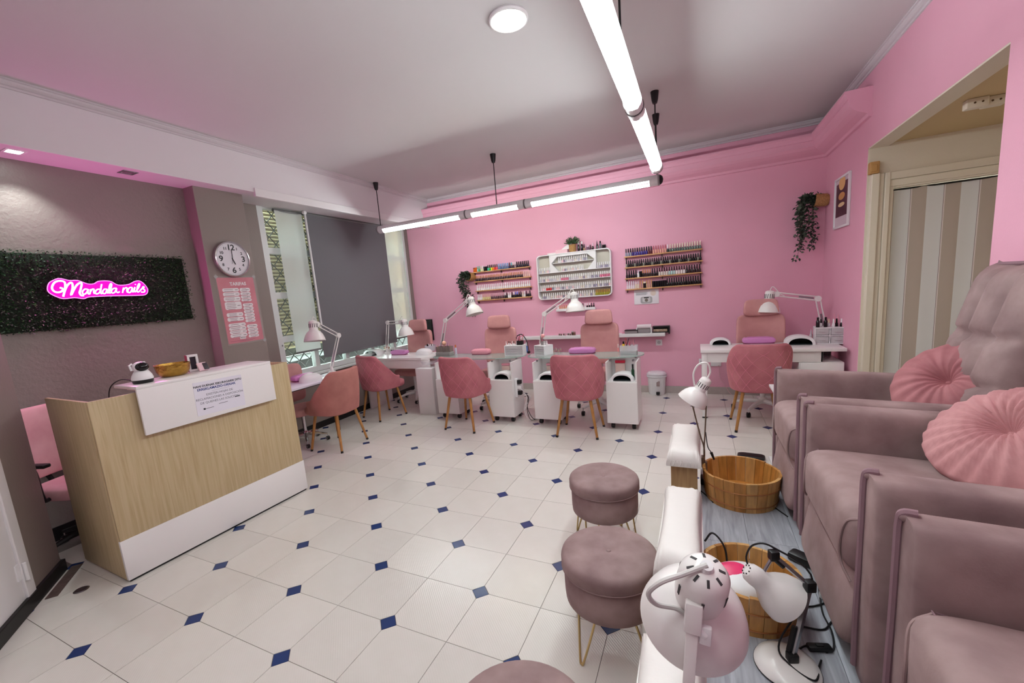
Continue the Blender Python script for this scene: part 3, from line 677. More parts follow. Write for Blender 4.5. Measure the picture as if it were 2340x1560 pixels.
# ================================================================== seating
def velvet(name, rgb, dark, rough=.75):
    return mat(name, rgb, rough, var=.3, vscale=7, rgb2=dark, sheen=.2, bump=.05, bscale=200)
V_ROSE = velvet('rose_velvet', (192, 118, 126), (168, 94, 104)); V_DUSTY = velvet('dusty_pink_velvet', (208, 152, 150), (192, 134, 134)); V_MAUVE = velvet('mauve_velvet', (163, 138, 137), (127, 102, 102))  # mauve pair: blotchy velvet highlights painted in as lighter and darker patches
V_SALMON = velvet('salmon_velvet', (182, 122, 114), (164, 104, 98)); V_BLUSH = velvet('blush_velvet', (216, 148, 148), (196, 122, 124))
M_BEECH = wood('beech_leg', (188, 136, 78), (158, 106, 54), scale=9, stretch=(6, 6, .8), rough=.4, lo=.3, hi=.7)
def horse(th, z, off=0.0):
    """tub shell surface: th angle from back (0), z height, off outward"""
    k = (z - .40) / .45; bul = .86 + .14 * math.sin(min(1, max(0, k)) * 1.75) ** .8
    a, b = (.275 + off) * bul, (.262 + off) * bul
    x = a * spow(math.sin(th), .78); y = -b * spow(math.cos(th), .78)
    if abs(th) > PI / 2: y = (abs(th) - PI / 2) * .24; x = math.copysign(a * (1 - .06 * (abs(th) - PI / 2)), th)
    return Vector((x, y, z))
def shell_top(th):
    t = min(1, max(0, (abs(th) - .75) / 1.35)); return .845 - .30 * t * t * (3 - 2 * t)
def client_chair(name, label, group, m, quilt=True):
    t = thing(name, label, 'chair', (0, 0, 0), 0, group)
    TH = 2.15; nu, nv = 44, 12
    bm = NB(); g = []
    for i in range(nu + 1):
        th = -TH + 2 * TH * i / nu; zt = shell_top(th); col = []
        for j in range(nv + 1): col.append(horse(th, .405 + (zt - .405) * j / nv))
        for a in (30, 75, 120, 160):
            r = math.radians(a); q = horse(th, zt, -.028 * (1 - math.cos(r))); col.append(Vector((q.x, q.y, zt + .018 * math.sin(r))))
        for j in range(nv, 3, -1): col.append(horse(th, .405 + (zt - .405) * j / nv, -.056))
        g.append([bm.verts.new(p) for p in col])
    for i in range(nu):
        for j in range(len(g[0]) - 1): bm.faces.new((g[i][j], g[i + 1][j], g[i + 1][j + 1], g[i][j + 1]))
    for e in (0, nu):
        c = g[e]; n = len(c)
        for j in range(n // 2 - 1):
            try: bm.faces.new((c[j], c[j + 1], c[n - 2 - j], c[n - 1 - j]))
            except ValueError: pass
    sh = obj('tub_back', bm, m, t, ang=60)
    if quilt:
        bm = NB(); lo, hi = .425, .80
        for s in (-1, 1):
            for c0 in [x * .165 for x in range(-10, 11)]:
                pts = []
                for k in range(26):
                    z = lo + (hi - lo) * k / 25; th = c0 * 2.6 + s * (z - .62) * 3.0
                    if abs(th) < 1.25 and z < shell_top(th) - .03: pts.append(horse(th, z, .0006))
                if len(pts) > 3: add_tube(bm, pts, .0017, 5)
        obj('quilt_stitching', bm, mat('stitch_' + m.name, tuple(min(255, int(c * 1.12 + 10)) for c in [x * 255 for x in (0.72, .42, .48)]), .8), sh)
    bm = NB()
    def fs(u, v): pass
    add_super(bm, (0, .035, .440), (.228, .25, .058), .55, .55, 36, 12); obj('seat', bm, m, t, ang=60)
    bm = NB(); add_super(bm, (0, -.0, .405), (.2, .2, .022), .4, .6, 30, 8); obj('seat_base', bm, m, t)
    for sx in (-1, 1):
        for sy in (-1, 1):
            bm = NB(); add_tube(bm, [(sx * .14, sy * .14, .41), (sx * .208, sy * .205, 0.001)], [.0165, .0125], 12); lg = obj('leg', bm, M_BEECH, t)
            bm = NB(); add_tube(bm, [(sx * .2045, sy * .2015, .021), (sx * .208, sy * .205, 0.0)], [.0135, .0135], 12); obj('foot_cap', bm, M_RUBBER, lg)
    return t
G = 'quilted rose client chairs at the nail desks'
c0 = client_chair('client_chair', 'quilted rose velvet tub chair at the glass desk by the bin', G, V_ROSE); c0.location = (-1.125, 4.148, 0); c0.rotation_euler.z = .04
dup(c0, (-2.44, 4.08, 0), -.12, 'quilted rose velvet tub chair at the glass desk with the stone tray', G)
dup(c0, (-3.86, 4.24, 0), -.30, 'quilted rose velvet tub chair at the white desk under the slate blind', G)
dup(c0, (.53, 4.645, 0), .05, 'quilted rose velvet tub chair at the white desk next to the doorway', G)
c5 = client_chair('client_chair', 'plain salmon velvet tub chair between the counter and the window desk', G, V_SALMON, False); c5.location = (-3.60, 3.19, 0); c5.rotation_euler.z = 1.66

def caster(par, x, y, hub=True):
    bm = NB(); M = T4(x, y, .028, RY(PI / 2))
    add_lathe(bm, [(0, -.02), (.018, -.021), (.027, -.016), (.028, -.004), (.024, 0), (.028, .004), (.027, .016), (.018, .021), (0, .02)], 18, M); w = obj('caster', bm, M_BLACK, par)
    bm = NB()
    for s in (-1, 1): add_lathe(bm, [(.010, .0205), (.017, .0215), (.017, .0195), (.010, .0195)], 16, T4(x, y, .028, RY(s * PI / 2)), closed_prof=True)
    add_tube(bm, [(x, y, .05), (x, y, .082)], .006, 8); obj('wheel_hub', bm, M_WPL if hub else M_CHROME, w)
def office_chair(name, label, group, m, basem=None, head=True, arms=False, backz=1.0):
    basem = basem or M_WPL; t = thing(name, label, 'office chair', (0, 0, 0), 0, group)
    bm = NB()
    for k in range(5):
        a = k * 2 * PI / 5 + .35; d = Vector((math.cos(a), math.sin(a), 0))
        add_tube(bm, [d * .03 + Vector((0, 0, .125)), d * .16 + Vector((0, 0, .115)), d * .285 + Vector((0, 0, .085))], [.026, .020, .013], 8)
    add_lathe(bm, [(0, .10), (.04, .10), (.045, .15), (.03, .17), (0, .17)], 16); obj('star_base', bm, basem, t)
    for k in range(5): a = k * 2 * PI / 5 + .35; caster(t, math.cos(a) * .285, math.sin(a) * .285, basem is M_WPL)
    bm = NB(); add_tube(bm, [(0, 0, .15), (0, 0, .40)], .024, 14); obj('gas_lift', bm, basem, t)
    bm = NB(); add_super(bm, (0, 0, .46), (.24, .235, .055), .45, .4, 36, 12); obj('seat', bm, m, t, ang=60)
    z0, z1 = .54, 1.055 * backz
    def wp(p): return Vector((p.x, p.y - .10 * (p.x / .24) ** 2 * .6 - .06 * (p.z / .26) * 0, p.z))
    bm = NB(); add_super(bm, (0, .265, (z0 + z1) / 2), (.235, .045, (z1 - z0) / 2), .28, .45, 40, 18, RX(-.06), warp=wp); obj('backrest', bm, m, t, ang=60)
    bm = NB(); add_tube(bm, [(0, .06, .42), (0, .24, .43), (0, .305, .52), (0, .305, .8)], .018, 8); obj('back_bracket', bm, basem, t)
    if head:
        bm = NB(); add_super(bm, (0, .235, 1.130), (.165, .04, .092), .4, .42, 32, 14, RX(-.12), warp=lambda p: Vector((p.x * (1 - .06 * p.z / .09), p.y - .04 * (p.x / .165) ** 2, p.z))); obj('headrest', bm, m, t, ang=60)
        bm = NB(); add_tube(bm, [(-.05, .27, .98), (-.05, .27, 1.1)], .006, 8); add_tube(bm, [(.05, .27, .98), (.05, .27, 1.1)], .006, 8); obj('headrest_post', bm, basem, t)
    if arms:
        for s in (-1, 1):
            bm = NB(); add_tube(bm, smooth_path([(s * .22, 0, .44), (s * .28, -.02, .46), (s * .29, -.02, .64), (s * .285, .02, .68)], 4), .014, 8); add_box(bm, (s * .285, 0, .69), (.055, .26, .026), .01); obj('armrest', bm, M_BLACK, t)
    return t
G2 = 'dusty pink office chairs behind the nail desks'
oc = office_chair('office_chair', 'dusty pink office chair with headrest behind the glass desk by the bin', G2, V_DUSTY); oc.location = (-1.09, 4.95, 0); oc.rotation_euler.z = .05
dup(oc, (-2.46, 4.95, 0), .03, 'dusty pink office chair with headrest behind the glass desk with the stone tray', G2)
dup(oc, (-3.93, 5.07, 0), -.05, 'dusty pink office chair with headrest in the corner by the black wall panel', G2)
dup(oc, (.64, 5.18, 0), .02, 'dusty pink office chair with headrest behind the desk next to the doorway', G2)
o = office_chair('office_chair', 'pink task chair with chrome base tucked between the window desk and the window', G2, V_DUSTY, M_CHROME, False); o.location = (-4.09, 3.16, 0); o.rotation_euler.z = 1.52; o.scale = (.82, .82, .86)
# shift: this chair is low, its rounded back only just shows above the desk
pc = PZ(75, 1010, .75)
o = office_chair('office_chair', 'pink sheet-covered office chair with black arms behind the reception counter', 'chair behind the reception', velvet('pale_pink_cloth', (220, 170, 176), (204, 148, 156)), M_BLACK, False, True, .98); o.location = (-3.91, 1.21, 0); o.rotation_euler.z = 1.9; o.scale = (.88, .88, .98)

# ================================================================== nail desks
M_GEDGE = mat('frosted_green_glass', (176, 206, 196), .12, alpha=.62, coat=.5)
def glass_desk(label, cx, cy, hx, hy, peds, group):
    t = thing('nail_desk', label, 'desk', (cx, cy, 0), 0, group); pts = []
    for k in range(64):
        a = 2 * PI * k / 64; x = hx * spow(math.cos(a), .75); y = hy * spow(math.sin(a), .8)
        if y > 0: y *= .55 + .45 * abs(x / hx) ** 1.5
        pts.append((x, y))
    bm = NB(); add_prism(bm, pts, .740, .752); obj('glass_top', bm, M_GEDGE, t)
    for px in peds:
        w, d = .315, .31; x0 = px - cx; y0 = -.36 + (4.65 - cy) + .0
        bm = NB(); wt = .016
        bx(bm, x0, x0 + wt, y0, y0 + d, .07, .722, .001); bx(bm, x0 + w - wt, x0 + w, y0, y0 + d, .07, .722, .001); bx(bm, x0 + wt, x0 + w - wt, y0 + d - wt, y0 + d, .07, .722); bx(bm, x0 + wt, x0 + w - wt, y0, y0 + d, .07, .086); bx(bm, x0 + wt, x0 + w - wt, y0, y0 + d, .50, .516)
        p = obj('pedestal', bm, M_WLAC, t, smooth=False)
        bm = NB(); bx(bm, x0 + .002, x0 + w - .002, y0 - .016, y0 - .001, .072, .512, .002); obj('pedestal_door', bm, M_WLAC, p, smooth=False)
        for sx in (.05, w - .05):
            for sy in (.05, d - .05):
                bm = NB(); add_lathe(bm, [(0, -.018), (.026, -.018), (.03, -.01), (.03, .01), (.026, .018), (0, .018)], 14, T4(x0 + sx, y0 + sy, .031, RY(PI / 2))); bx(bm, x0 + sx - .014, x0 + sx + .014, y0 + sy - .016, y0 + sy + .016, .045, .07); obj('caster', bm, M_BLACK, p)
        for sx in (.04, w - .04):
            for sy in (.06, d - .06):
                bm = NB(); add_lathe(bm, [(.012, .722), (.012, .740)], 12, T4(x0 + sx, y0 + sy, 0)); obj('glass_spacer', bm, M_STEEL, p)
    return t
G3 = 'glass topped nail desks'
glass_desk('oval glass nail desk on white cabinets nearest the white bin', -1.19, 4.65, .67, .25, [-1.685, -.870], G3)
glass_desk('oval glass nail desk on white cabinets joined to the white desk', -2.56, 4.65, .66, .25, [-3.00, -2.255], G3)
t = thing('nail_desk', 'white nail desk with a thick leg panel under the slate blind', 'desk', (-3.8, 4.7, 0))
bm = NB(); add_prism(bm, [(-.56, -.22), (.46, -.22), (.58, -.10), (.58, .30), (-.56, .30)], .728, .752); obj('desk_top', bm, M_WLAC, t, smooth=False)
part('leg_panel', M_WLAC, t, (.40, .66, -.29, .02, 0, .62)); part('apron', M_WLAC, t, (-.54, .56, -.18, -.16, .60, .728)); part('leg_panel', M_WLAC, t, (-.56, -.53, -.2, .28, 0, .728))
bm = NB(); add_lathe(bm, [(.0, .65), (.10, .655), (.115, .69), (.118, .70)], 24, T4(.50, -.10, 0)); obj('round_tray', bm, mat('clear_acrylic', (240, 244, 248), .1, alpha=.35), t)
t = thing('nail_desk', 'white window desk behind the plain salmon chair', 'desk', (-3.95, 3.02, 0))
part('desk_top', mat('gloss_white_top', (230, 222, 236), .2), t, (-.13, .25, -.50, .62, .712, .735)); part('top_edging', M_BLACK, t, (-.126, .246, -.496, .616, .704, .712))
for a in ((-.12, -.09, -.48, -.45), (-.12, -.09, .57, .60), (.2, .23, -.48, -.45)): part('leg', M_BLACK, t, (*a, 0, .704))
t = thing('nail_desk', 'white desk with drawer pedestal next to the doorway', 'desk', (.03, 4.82, 0))
part('desk_top', M_WLAC, t, (0, 1.235, 0, .46, .722, .752)); part('apron', M_WLAC, t, (.045, 1.06, .03, .05, .615, .722)); part('leg', M_WLAC, t, (.012, .062, .02, .07, .015, .722)); part('leg', M_WLAC, t, (.012, .062, .40, .45, .015, .722)); part('foot_pad', M_BLACK, t, (.012, .062, .02, .07, 0, .015))
part('pedestal', M_WLAC, t, (.87, 1.225, .03, .45, .02, .612)); part('drawer', M_WLAC, t, (.88, 1.222, .014, .03, .47, .607)); part('drawer', M_WLAC, t, (.88, 1.222, .014, .03, .26, .462)); part('drawer', M_WLAC, t, (.88, 1.222, .014, .03, .03, .252)); part('cubby_divider', M_WLAC, t, (1.045, 1.06, .03, .45, .612, .722)); part('cubby_back', mat('cubby_back', (130, 120, 124), .6), t, (1.06, 1.22, .44, .45, .612, .722))

# ------------------------------------------------------------------ arm lamps
def arm_lamp(label, base, elbow, head, axis, group=None, m=None, S=1.38, clamp=True, cord=True):
    m = m or M_WMET; t = thing('desk_lamp', label, 'lamp', tuple(base), 0, group); B = Vector(base); E = Vector(elbow) - B; H = Vector(head) - B; ax = Vector(axis).normalized()
    def bars(nm, p, q, w=.014 * S, r=.0048 * S):
        d = (q - p).normalized(); s = d.cross(Vector((0, 1, 0)) if abs(d.y) < .8 else Vector((1, 0, 0))).normalized() * w
        bm = NB(); add_tube(bm, [p + s, q + s], r, 8); add_tube(bm, [p - s, q - s], r, 8); return obj(nm, bm, m, t)
    z0 = Vector((0, 0, .055 * S))
    bars('lower_arm', z0, E); bars('upper_arm', E, H)
    bm = NB(); p = E * .15 + z0 * .85; q = E * .55 + z0 * .45; add_tube(bm, [p, q], .006 * S, 8); p = H * .45 + E * .55; q = H * .1 + E * .9; add_tube(bm, [p, q], .006 * S, 8); obj('tension_spring', bm, M_STEEL, t)
    d1 = (E - z0).normalized(); nn = d1.cross((H - E).normalized()); nn = nn.normalized() if nn.length > .05 else Vector((0, 1, 0))
    for nm, c in (('elbow_joint', E), ('head_joint', H)):
        bm = NB(); add_lathe(bm, [(0, -.012 * S), (.022 * S, -.012 * S), (.022 * S, .012 * S), (0, .012 * S)], 14, Matrix.Translation(c) @ align(nn).to_4x4()); obj(nm, bm, m, t)
    bm = NB(); add_lathe(bm, [(0, 0), (.03 * S, 0), (.032 * S, .012 * S), (.014 * S, .022 * S), (.012 * S, .06 * S), (0, .06 * S)], 16)
    if clamp: bx(bm, -.02 * S, .02 * S, -.02 * S, .02 * S, 0, .02 * S, .003)
    obj('clamp_base', bm, m, t)
    # shade: axis points out of the opening
    neck = H + ax * (.02 * S) + ((H - E).normalized() - ax * (H - E).normalized().dot(ax)) * (.045 * S)
    Mx = Matrix.Translation(neck) @ align(ax).to_4x4()
    prof = [(0, -.05), (.020, -.048), (.031, -.040), (.033, -.03), (.033, .028), (.038, .036), (.054, .05), (.069, .072), (.079, .098), (.084, .118), (.0855, .124), (.083, .124), (.076, .098), (.066, .074), (.05, .053), (.03, .04)]
    bm = NB(); add_lathe(bm, [(r * S, z * S) for r, z in prof], 36, Mx); sh = obj('lamp_shade', bm, m, t)
    bm = NB()
    for k in range(14):
        a = 2 * PI * k / 14; add_box(bm, Mx @ Vector((.0335 * S * math.cos(a), .0335 * S * math.sin(a), -.004 * S)), (.002 * S, .0045 * S, .034 * S), 0, Mx.to_3x3() @ RZ(a))
    obj('vent_slot', bm, mat('vent_dark', (60, 58, 60), .7), sh)
    bm = NB(); add_super(bm, Mx @ Vector((0, 0, .075 * S)), (.028 * S, .028 * S, .034 * S), 1, 1, 16, 10); obj('bulb', bm, mat('frosted_bulb', (245, 244, 240), .3), sh)
    if cord:
        tp = Mx @ Vector((0, 0, -.05 * S)); bm = NB(); up = -ax
        add_tube(bm, smooth_path([tp, tp + up * .035 * S + (H - tp) * .25, tp + up * .04 * S + (H - tp) * .7, H + (E - H) * .08 + up * .01 * S, H * .8 + E * .2 + Vector((0, 0, -.01))], 6), .0032 * S, 6); obj('cord', bm, m, t)
    return t
DN = (0, 0, -1)
b = PX(757, 834, -3.98); e_ = PX(773, 766, b.x); h_ = PX(724, 740, b.x)
arm_lamp('white arm lamp on the window desk leaning over the purple pillow', (b.x, b.y, .7355), e_, h_, (.1, -.12, -1))
b = PY(884, 797, 4.90); arm_lamp('white arm lamp on the desk under the slate blind', (b.x, b.y, .7525), PY(886, 737, b.y), PY(916, 736, b.y), (.05, 0, -1))
b = PY(1008, 796, 4.80); arm_lamp('white arm lamp rising behind the stone tray below the ivy basket', (b.x, b.y, .7525), PY(1018, 732, b.y), PY(1068, 688, b.y), (.25, -.1, -1))
b = PZ(1236, 799, .753); arm_lamp('white arm lamp below the white display, by the drawer box', (b.x, b.y + .02, .7525), PY(1244, 717, b.y), PY(1302, 676, b.y), (.06, -.1, -1))
b = PZ(1884, 775, .753); arm_lamp('white arm lamp reaching across the desk next to the doorway', (b.x, b.y, .7525), PY(1869, 682, b.y), PY(1774, 672, b.y), (-.08, -.05, -1))
# ================================================================== things on the desks
DZ = .7525
M_UVD = mat('uv_dark', (40, 46, 52), .35); M_LILAC = mat('lilac_vinyl', (206, 132, 190), .3, bump=.25, bscale=45); M_PINKV = mat('pink_vinyl', (238, 160, 176), .4, bump=.3, bscale=60); M_CLEAR = mat('clear_acrylic', (240, 244, 248), .1, alpha=.35)
def uv_lamp(label, x, y, z, rz=0.0, s=1.0, group=None):
    t = thing('uv_nail_lamp', label, 'nail lamp', (x, y, z), rz, group); w, h, d = .105 * s, .074 * s, .19 * s
    bm = NB(); n = 18; secs = []
    for k, (yy, sc) in enumerate(((-d / 2, .94), (-d / 2 + .012, 1), (0, 1.0), (d / 2 - .05, .96), (d / 2 - .012, .82), (d / 2, .6))):
        secs.append([bm.verts.new((w * sc * math.cos(PI * i / n), yy, h * sc * math.sin(PI * i / n) ** .8)) for i in range(n + 1)])
    for a, b in zip(secs, secs[1:]):
        for i in range(n): bm.faces.new((a[i], a[i + 1], b[i + 1], b[i]))
    inn = [bm.verts.new((w * .76 * math.cos(PI * i / n), -d / 2, h * .74 * math.sin(PI * i / n) ** .8)) for i in range(n + 1)]
    for i in range(n): bm.faces.new((inn[i], inn[i + 1], secs[0][i + 1], secs[0][i]))
    bm.faces.new(secs[-1]); obj('shell', bm, M_WPL, t)
    bm = NB(); A = [bm.verts.new((w * .76 * math.cos(PI * i / n), -d / 2, h * .74 * math.sin(PI * i / n) ** .8)) for i in range(n + 1)]; B = [bm.verts.new((w * .7 * math.cos(PI * i / n), d * .3, h * .66 * math.sin(PI * i / n) ** .8)) for i in range(n + 1)]
    for i in range(n): bm.faces.new((A[i], A[i + 1], B[i + 1], B[i]))
    bm.faces.new(B); obj('inner_tunnel', bm, M_UVD, t)
    bm = NB(); bx(bm, -w * .8, w * .8, -d / 2 + .004, d * .4, 0, .006, .002); obj('base_tray', bm, M_UVD, t); return t
def dome_lamp(label, x, y, z, rz=0, s=1.0, m=None):
    t = thing('uv_nail_lamp', label, 'nail lamp', (x, y, z), rz); bm = NB(); add_super(bm, (0, 0, 0), (.12 * s, .1 * s, .085 * s), .8, .8, 28, 16)
    bmesh.ops.bisect_plane(bm, geom=bm.verts[:] + bm.edges[:] + bm.faces[:], plane_co=(0, 0, 0), plane_no=(0, 0, -1), clear_outer=True)
    obj('shell', bm, m or M_WPL, t); bm = NB(); add_lathe(bm, [(0, 0), (.1 * s, 0), (.1 * s, .006), (0, .006)], 24, Matrix.Diagonal((1.15, .95, 1, 1))); obj('base_plate', bm, M_WPL, t); return t
def pillow(label, x, y, z, rz, m, L=.15, group='hand pillows on the nail desks'):
    t = thing('hand_pillow', label, 'hand rest', (x, y, z), rz, group); bm = NB()
    add_super(bm, (0, 0, .036), (L, .055, .035), .55, .28, 48, 14, warp=lambda p: Vector((p.x, p.y, p.z + (.003 * math.cos(p.x * 190) * (1 if p.z > 0 else 0))))); obj('cushion', bm, m, t, ang=80)
    bm = NB(); add_prism(bm, rrect(L * 1.9, .10, .02), 0, .004); obj('base_board', bm, mat('rose_board', (168, 84, 120), .5), t); return t
def at(px, py, z=DZ): return PZ(px, py, z)
for lb, px, py, rz, m, L, z in (('lilac hand pillow on the glass desk by the bin', 1331, 807, .03, M_LILAC, .155, DZ), ('pale pink hand pillow on the glass desk with the stone tray', 1100, 809, 0, M_PINKV, .13, DZ), ('lilac hand pillow on the desk under the slate blind', 914, 810, .0, M_LILAC, .14, DZ), ('lilac ribbed hand pillow on the desk next to the doorway', 1733, 784, 0, M_LILAC, .155, DZ), ('lilac hand pillow on the window desk behind the salmon chair', 694, 868, 1.45, M_LILAC, .13, .7355)):
    p = at(px, py, z); pillow(lb, p.x, p.y, z, rz, m, L)
p = at(1646, 787); uv_lamp('white arch nail lamp at the free end of the desk next to the doorway', p.x, p.y + .06, DZ, 0, 1.0)
p = at(1828, 786); uv_lamp('white arch nail lamp beside the drawer tower on the doorway desk', p.x, p.y + .06, DZ, -.05, 1.25)
p = at(846, 812); uv_lamp('white arch nail lamp behind the chair under the slate blind', p.x, p.y + .1, DZ, .2, 1.25)
p = at(966, 810); dome_lamp('white domed nail lamp next to the lilac pillow under the slate blind', p.x, p.y + .04, DZ)
p = at(752, 872, .7355); dome_lamp('white domed nail lamp at the end of the window desk', min(p.x, -3.86), p.y + .02, .7355, 1.2, 1.0)
for lb, px in (('white arch nail lamp in the open cubby beside the power adapters', -2.255), ('white arch nail lamp in the open cubby under the drawer box', -1.685), ('white arch nail lamp in the open cubby with the green bottle', -.870)):
    uv_lamp(lb, px + .158, 4.43, .5165, 0, 1.12, 'nail lamps in the desk cubbies')
# drawer boxes
def drawer_box(label, x, y, z, rz, w, d, h, nx, nz, m=None):
    m = m or M_WPL; t = thing('drawer_box', label, 'organizer', (x, y, z), rz); e = .008
    bm = NB(); bx(bm, -w / 2, w / 2, -d / 2, d / 2, 0, e); bx(bm, -w / 2, w / 2, -d / 2, d / 2, h - e, h, .002); bx(bm, -w / 2, -w / 2 + e, -d / 2, d / 2, e, h - e); bx(bm, w / 2 - e, w / 2, -d / 2, d / 2, e, h - e); bx(bm, -w / 2 + e, w / 2 - e, d / 2 - e, d / 2, e, h - e)
    for k in range(1, nz): bx(bm, -w / 2 + e, w / 2 - e, -d / 2, d / 2 - e, h * k / nz - e / 2, h * k / nz + e / 2)
    for k in range(1, nx): bx(bm, -w / 2 + w * k / nx - e / 2, -w / 2 + w * k / nx + e / 2, -d / 2, d / 2 - e, e, h - e)
    obj('case', bm, m, t, smooth=False)
    for i in range(nx):
        for k in range(nz):
            bm = NB(); bx(bm, -w / 2 + w * i / nx + e, -w / 2 + w * (i + 1) / nx - e, -d / 2 + .004, -d / 2 + .008, h * k / nz + e, h * (k + 1) / nz - e, .001); dw = obj('drawer', bm, mat('frosted_drawer', (226, 222, 224), .3, alpha=.62), t)
            bm = NB(); bx(bm, -w / 2 + w * (i + .3) / nx, -w / 2 + w * (i + .7) / nx, -d / 2 - .006, -d / 2 + .004, h * (k + .5) / nz - .004, h * (k + .5) / nz + .004, .002); obj('pull', bm, mat('frosted_drawer'), dw)
            bm = NB(); bx(bm, -w / 2 + w * (i + .2) / nx, -w / 2 + w * (i + .75) / nx, -d / 4, d / 4, h * k / nz + e, h * (k + .45) / nz, .004); obj('drawer_contents', bm, mat('drawer_mix', (150, 130, 140), .6, var=.5, vscale=60), dw)
    return t
BM = {}
def bottle_mesh(body, cap, kind='std', h=.072):
    k = (body, cap, kind, h)
    if k in BM: return BM[k]
    bm = NB(); s = h / .072
    P = {'std': ([(0, 0), (.0115, 0), (.0125, .004), (.0125, .026), (.009, .034), (.006, .036)], [(.0062, .036), (.0078, .037), (.0062, .072), (0, .072)]),
         'round': ([(0, 0), (.011, 0), (.0135, .008), (.013, .02), (.007, .032)], [(.0065, .032), (.0065, .06), (.003, .072), (0, .072)]),
         'thin': ([(0, 0), (.009, 0), (.0095, .003), (.0095, .03), (.006, .036)], [(.0055, .036), (.0055, .066), (.004, .072), (0, .072)]),
         'jar': ([(0, 0), (.017, 0), (.018, .003), (.018, .044)], [(.0185, .044), (.0185, .056), (0, .056)]),
         'drop': ([(0, 0), (.013, 0), (.0135, .03), (.006, .042)], [(.006, .042), (.0075, .048), (.002, .072), (0, .072)]),
         'tall': ([(0, 0), (.014, 0), (.0145, .004), (.0145, .055), (.008, .066)], [(.009, .066), (.009, .092), (0, .092)])}[kind]
    rs = min(s, 1.08) if s > 1 else s; add_lathe(bm, [(r * rs, z * s) for r, z in P[0]], 8, None, 0); add_lathe(bm, [(r * rs, z * s) for r, z in P[1]], 8, None, 1)
    bmesh.ops.recalc_face_normals(bm, faces=bm.faces[:]); me = bpy.data.meshes.new('polish_bottle'); bm.to_mesh(me); bm.free()
    for c in (body, cap): me.materials.append(mat('pol_%d_%d_%d' % c, c, .22))
    for p in me.polygons: p.use_smooth = True
    me.set_sharp_from_angle(angle=math.radians(40)); BM[k] = me; return me
def bottle(loc, label, group, body, cap, kind='std', h=.072, name='polish_bottle', cat='bottle'):
    o = bpy.data.objects.new(name, bottle_mesh(body, cap, kind, h)); COL.objects.link(o); o.location = loc; o.rotation_euler.z = random.uniform(0, .7); return tag(o, label, cat, group)
BK, WH, GD, NV = (16, 14, 18), (238, 234, 236), (196, 132, 60), (34, 28, 66)
# cups of brushes
def cup(label, x, y, z, r, h, m, name='brush_cup'):
    t = thing(name, label, 'cup', (x, y, z)); bm = NB(); add_lathe(bm, [(0, .003), (r * .92, .003), (r, h), (r * .95, h), (r * .86, .006), (0, .006)], 20); obj('cup_body', bm, m, t); return t
def brush(x, y, z, lean, L, m, tip=None, label='', group=''):
    t = thing('nail_brush', label, 'brush', (x, y, z), 0, group); d = Vector((lean[0], lean[1], 1)).normalized()
    bm = NB(); add_tube(bm, [(0, 0, 0), d * L * .6, d * L], [.0028, .0035, .002], 6); obj('handle', bm, m, t)
    if tip: bm = NB(); add_super(bm, d * (L + tip[0] * .8), (tip[0], tip[0], tip[0]), 1, 1, 12, 8); obj('bristles', bm, tip[1], t)
M_PINKB = mat('powder_pink', (240, 170, 170), .9); M_RED = mat('vivid_red', (214, 40, 70), .4); M_GOLDM = mat('gold_metal', (190, 150, 90), .3, metal=.9); M_STONE = mat('grey_stone', (146, 142, 140), .6)
rnd = random.Random(11)
p = at(1238, 811); qx, qy = p.x + .01, p.y + .05
drawer_box('white two-tier drawer box on the glass desk by the bin', qx, qy, DZ, -.45, .17, .15, .115, 1, 2)
cup('grey brush cup on the white two-tier drawer box', qx + .0, qy, DZ + .116, .03, .045, M_STONE)
for k in range(6): brush(qx - .012 + .006 * (k % 3), qy - .012 + .008 * (k // 3), DZ + .122, (rnd.uniform(-.25, .25), rnd.uniform(-.25, .25)), rnd.uniform(.06, .12), rnd.choice((M_BLACK, M_PINKV, M_BLACK)), (.024, M_PINKB) if k == 4 else None, 'nail brush in the grey cup on the two-tier drawer box', 'brushes in the grey cup')
for k in range(3): bottle((qx + .045 + .018 * (k - 1), qy - .04 + .015 * (k % 2), DZ + .116), 'short white bottle on the two-tier drawer box', 'white bottles on the two-tier box', WH, WH, 'thin', .055)
p = at(1176, 812); qx, qy = p.x - .005, p.y + .05
drawer_box('white single-drawer box on the glass desk with the stone tray', qx, qy, DZ, .05, .245, .13, .125, 1, 2)
t = thing('mesh_cup', 'square black mesh pen holder on the single-drawer box', 'cup', (qx + .07, qy, DZ + .126)); bm = NB()
for b_ in ((-.034, .034, -.03, -.028, 0, .05), (-.034, .034, .028, .03, 0, .05), (-.034, -.032, -.03, .03, 0, .05), (.032, .034, -.03, .03, 0, .05), (-.034, .034, -.03, .03, 0, .002)): bx(bm, *b_)
obj('holder_body', bm, mat('black_mesh', (26, 24, 26), .6), t)
for k in range(6): brush(qx + .05 + .008 * k, qy - .01 + .01 * (k % 2), DZ + .13, (rnd.uniform(-.4, .3), rnd.uniform(-.2, .2)), rnd.uniform(.09, .14), rnd.choice((M_BLACK, M_PINKV, M_RED)), None, 'file in the black mesh holder', 'files in the black mesh holder')
for k in range(6): bottle((qx - .105 + .026 * k, qy - .03 + .012 * (k % 2), DZ + .126), 'small bottle lined up on the single-drawer box', 'bottles on the single-drawer box', WH, (BK if k in (1, 2, 4) else WH), 'thin', .05)
p = at(1197, 807); bottle((p.x + .02, p.y + .05, DZ), 'blue jar at the rounded end of the glass desk with the stone tray', 'blue jar', (40, 110, 190), (226, 230, 236), 'tall', .1, 'gel_jar', 'jar')
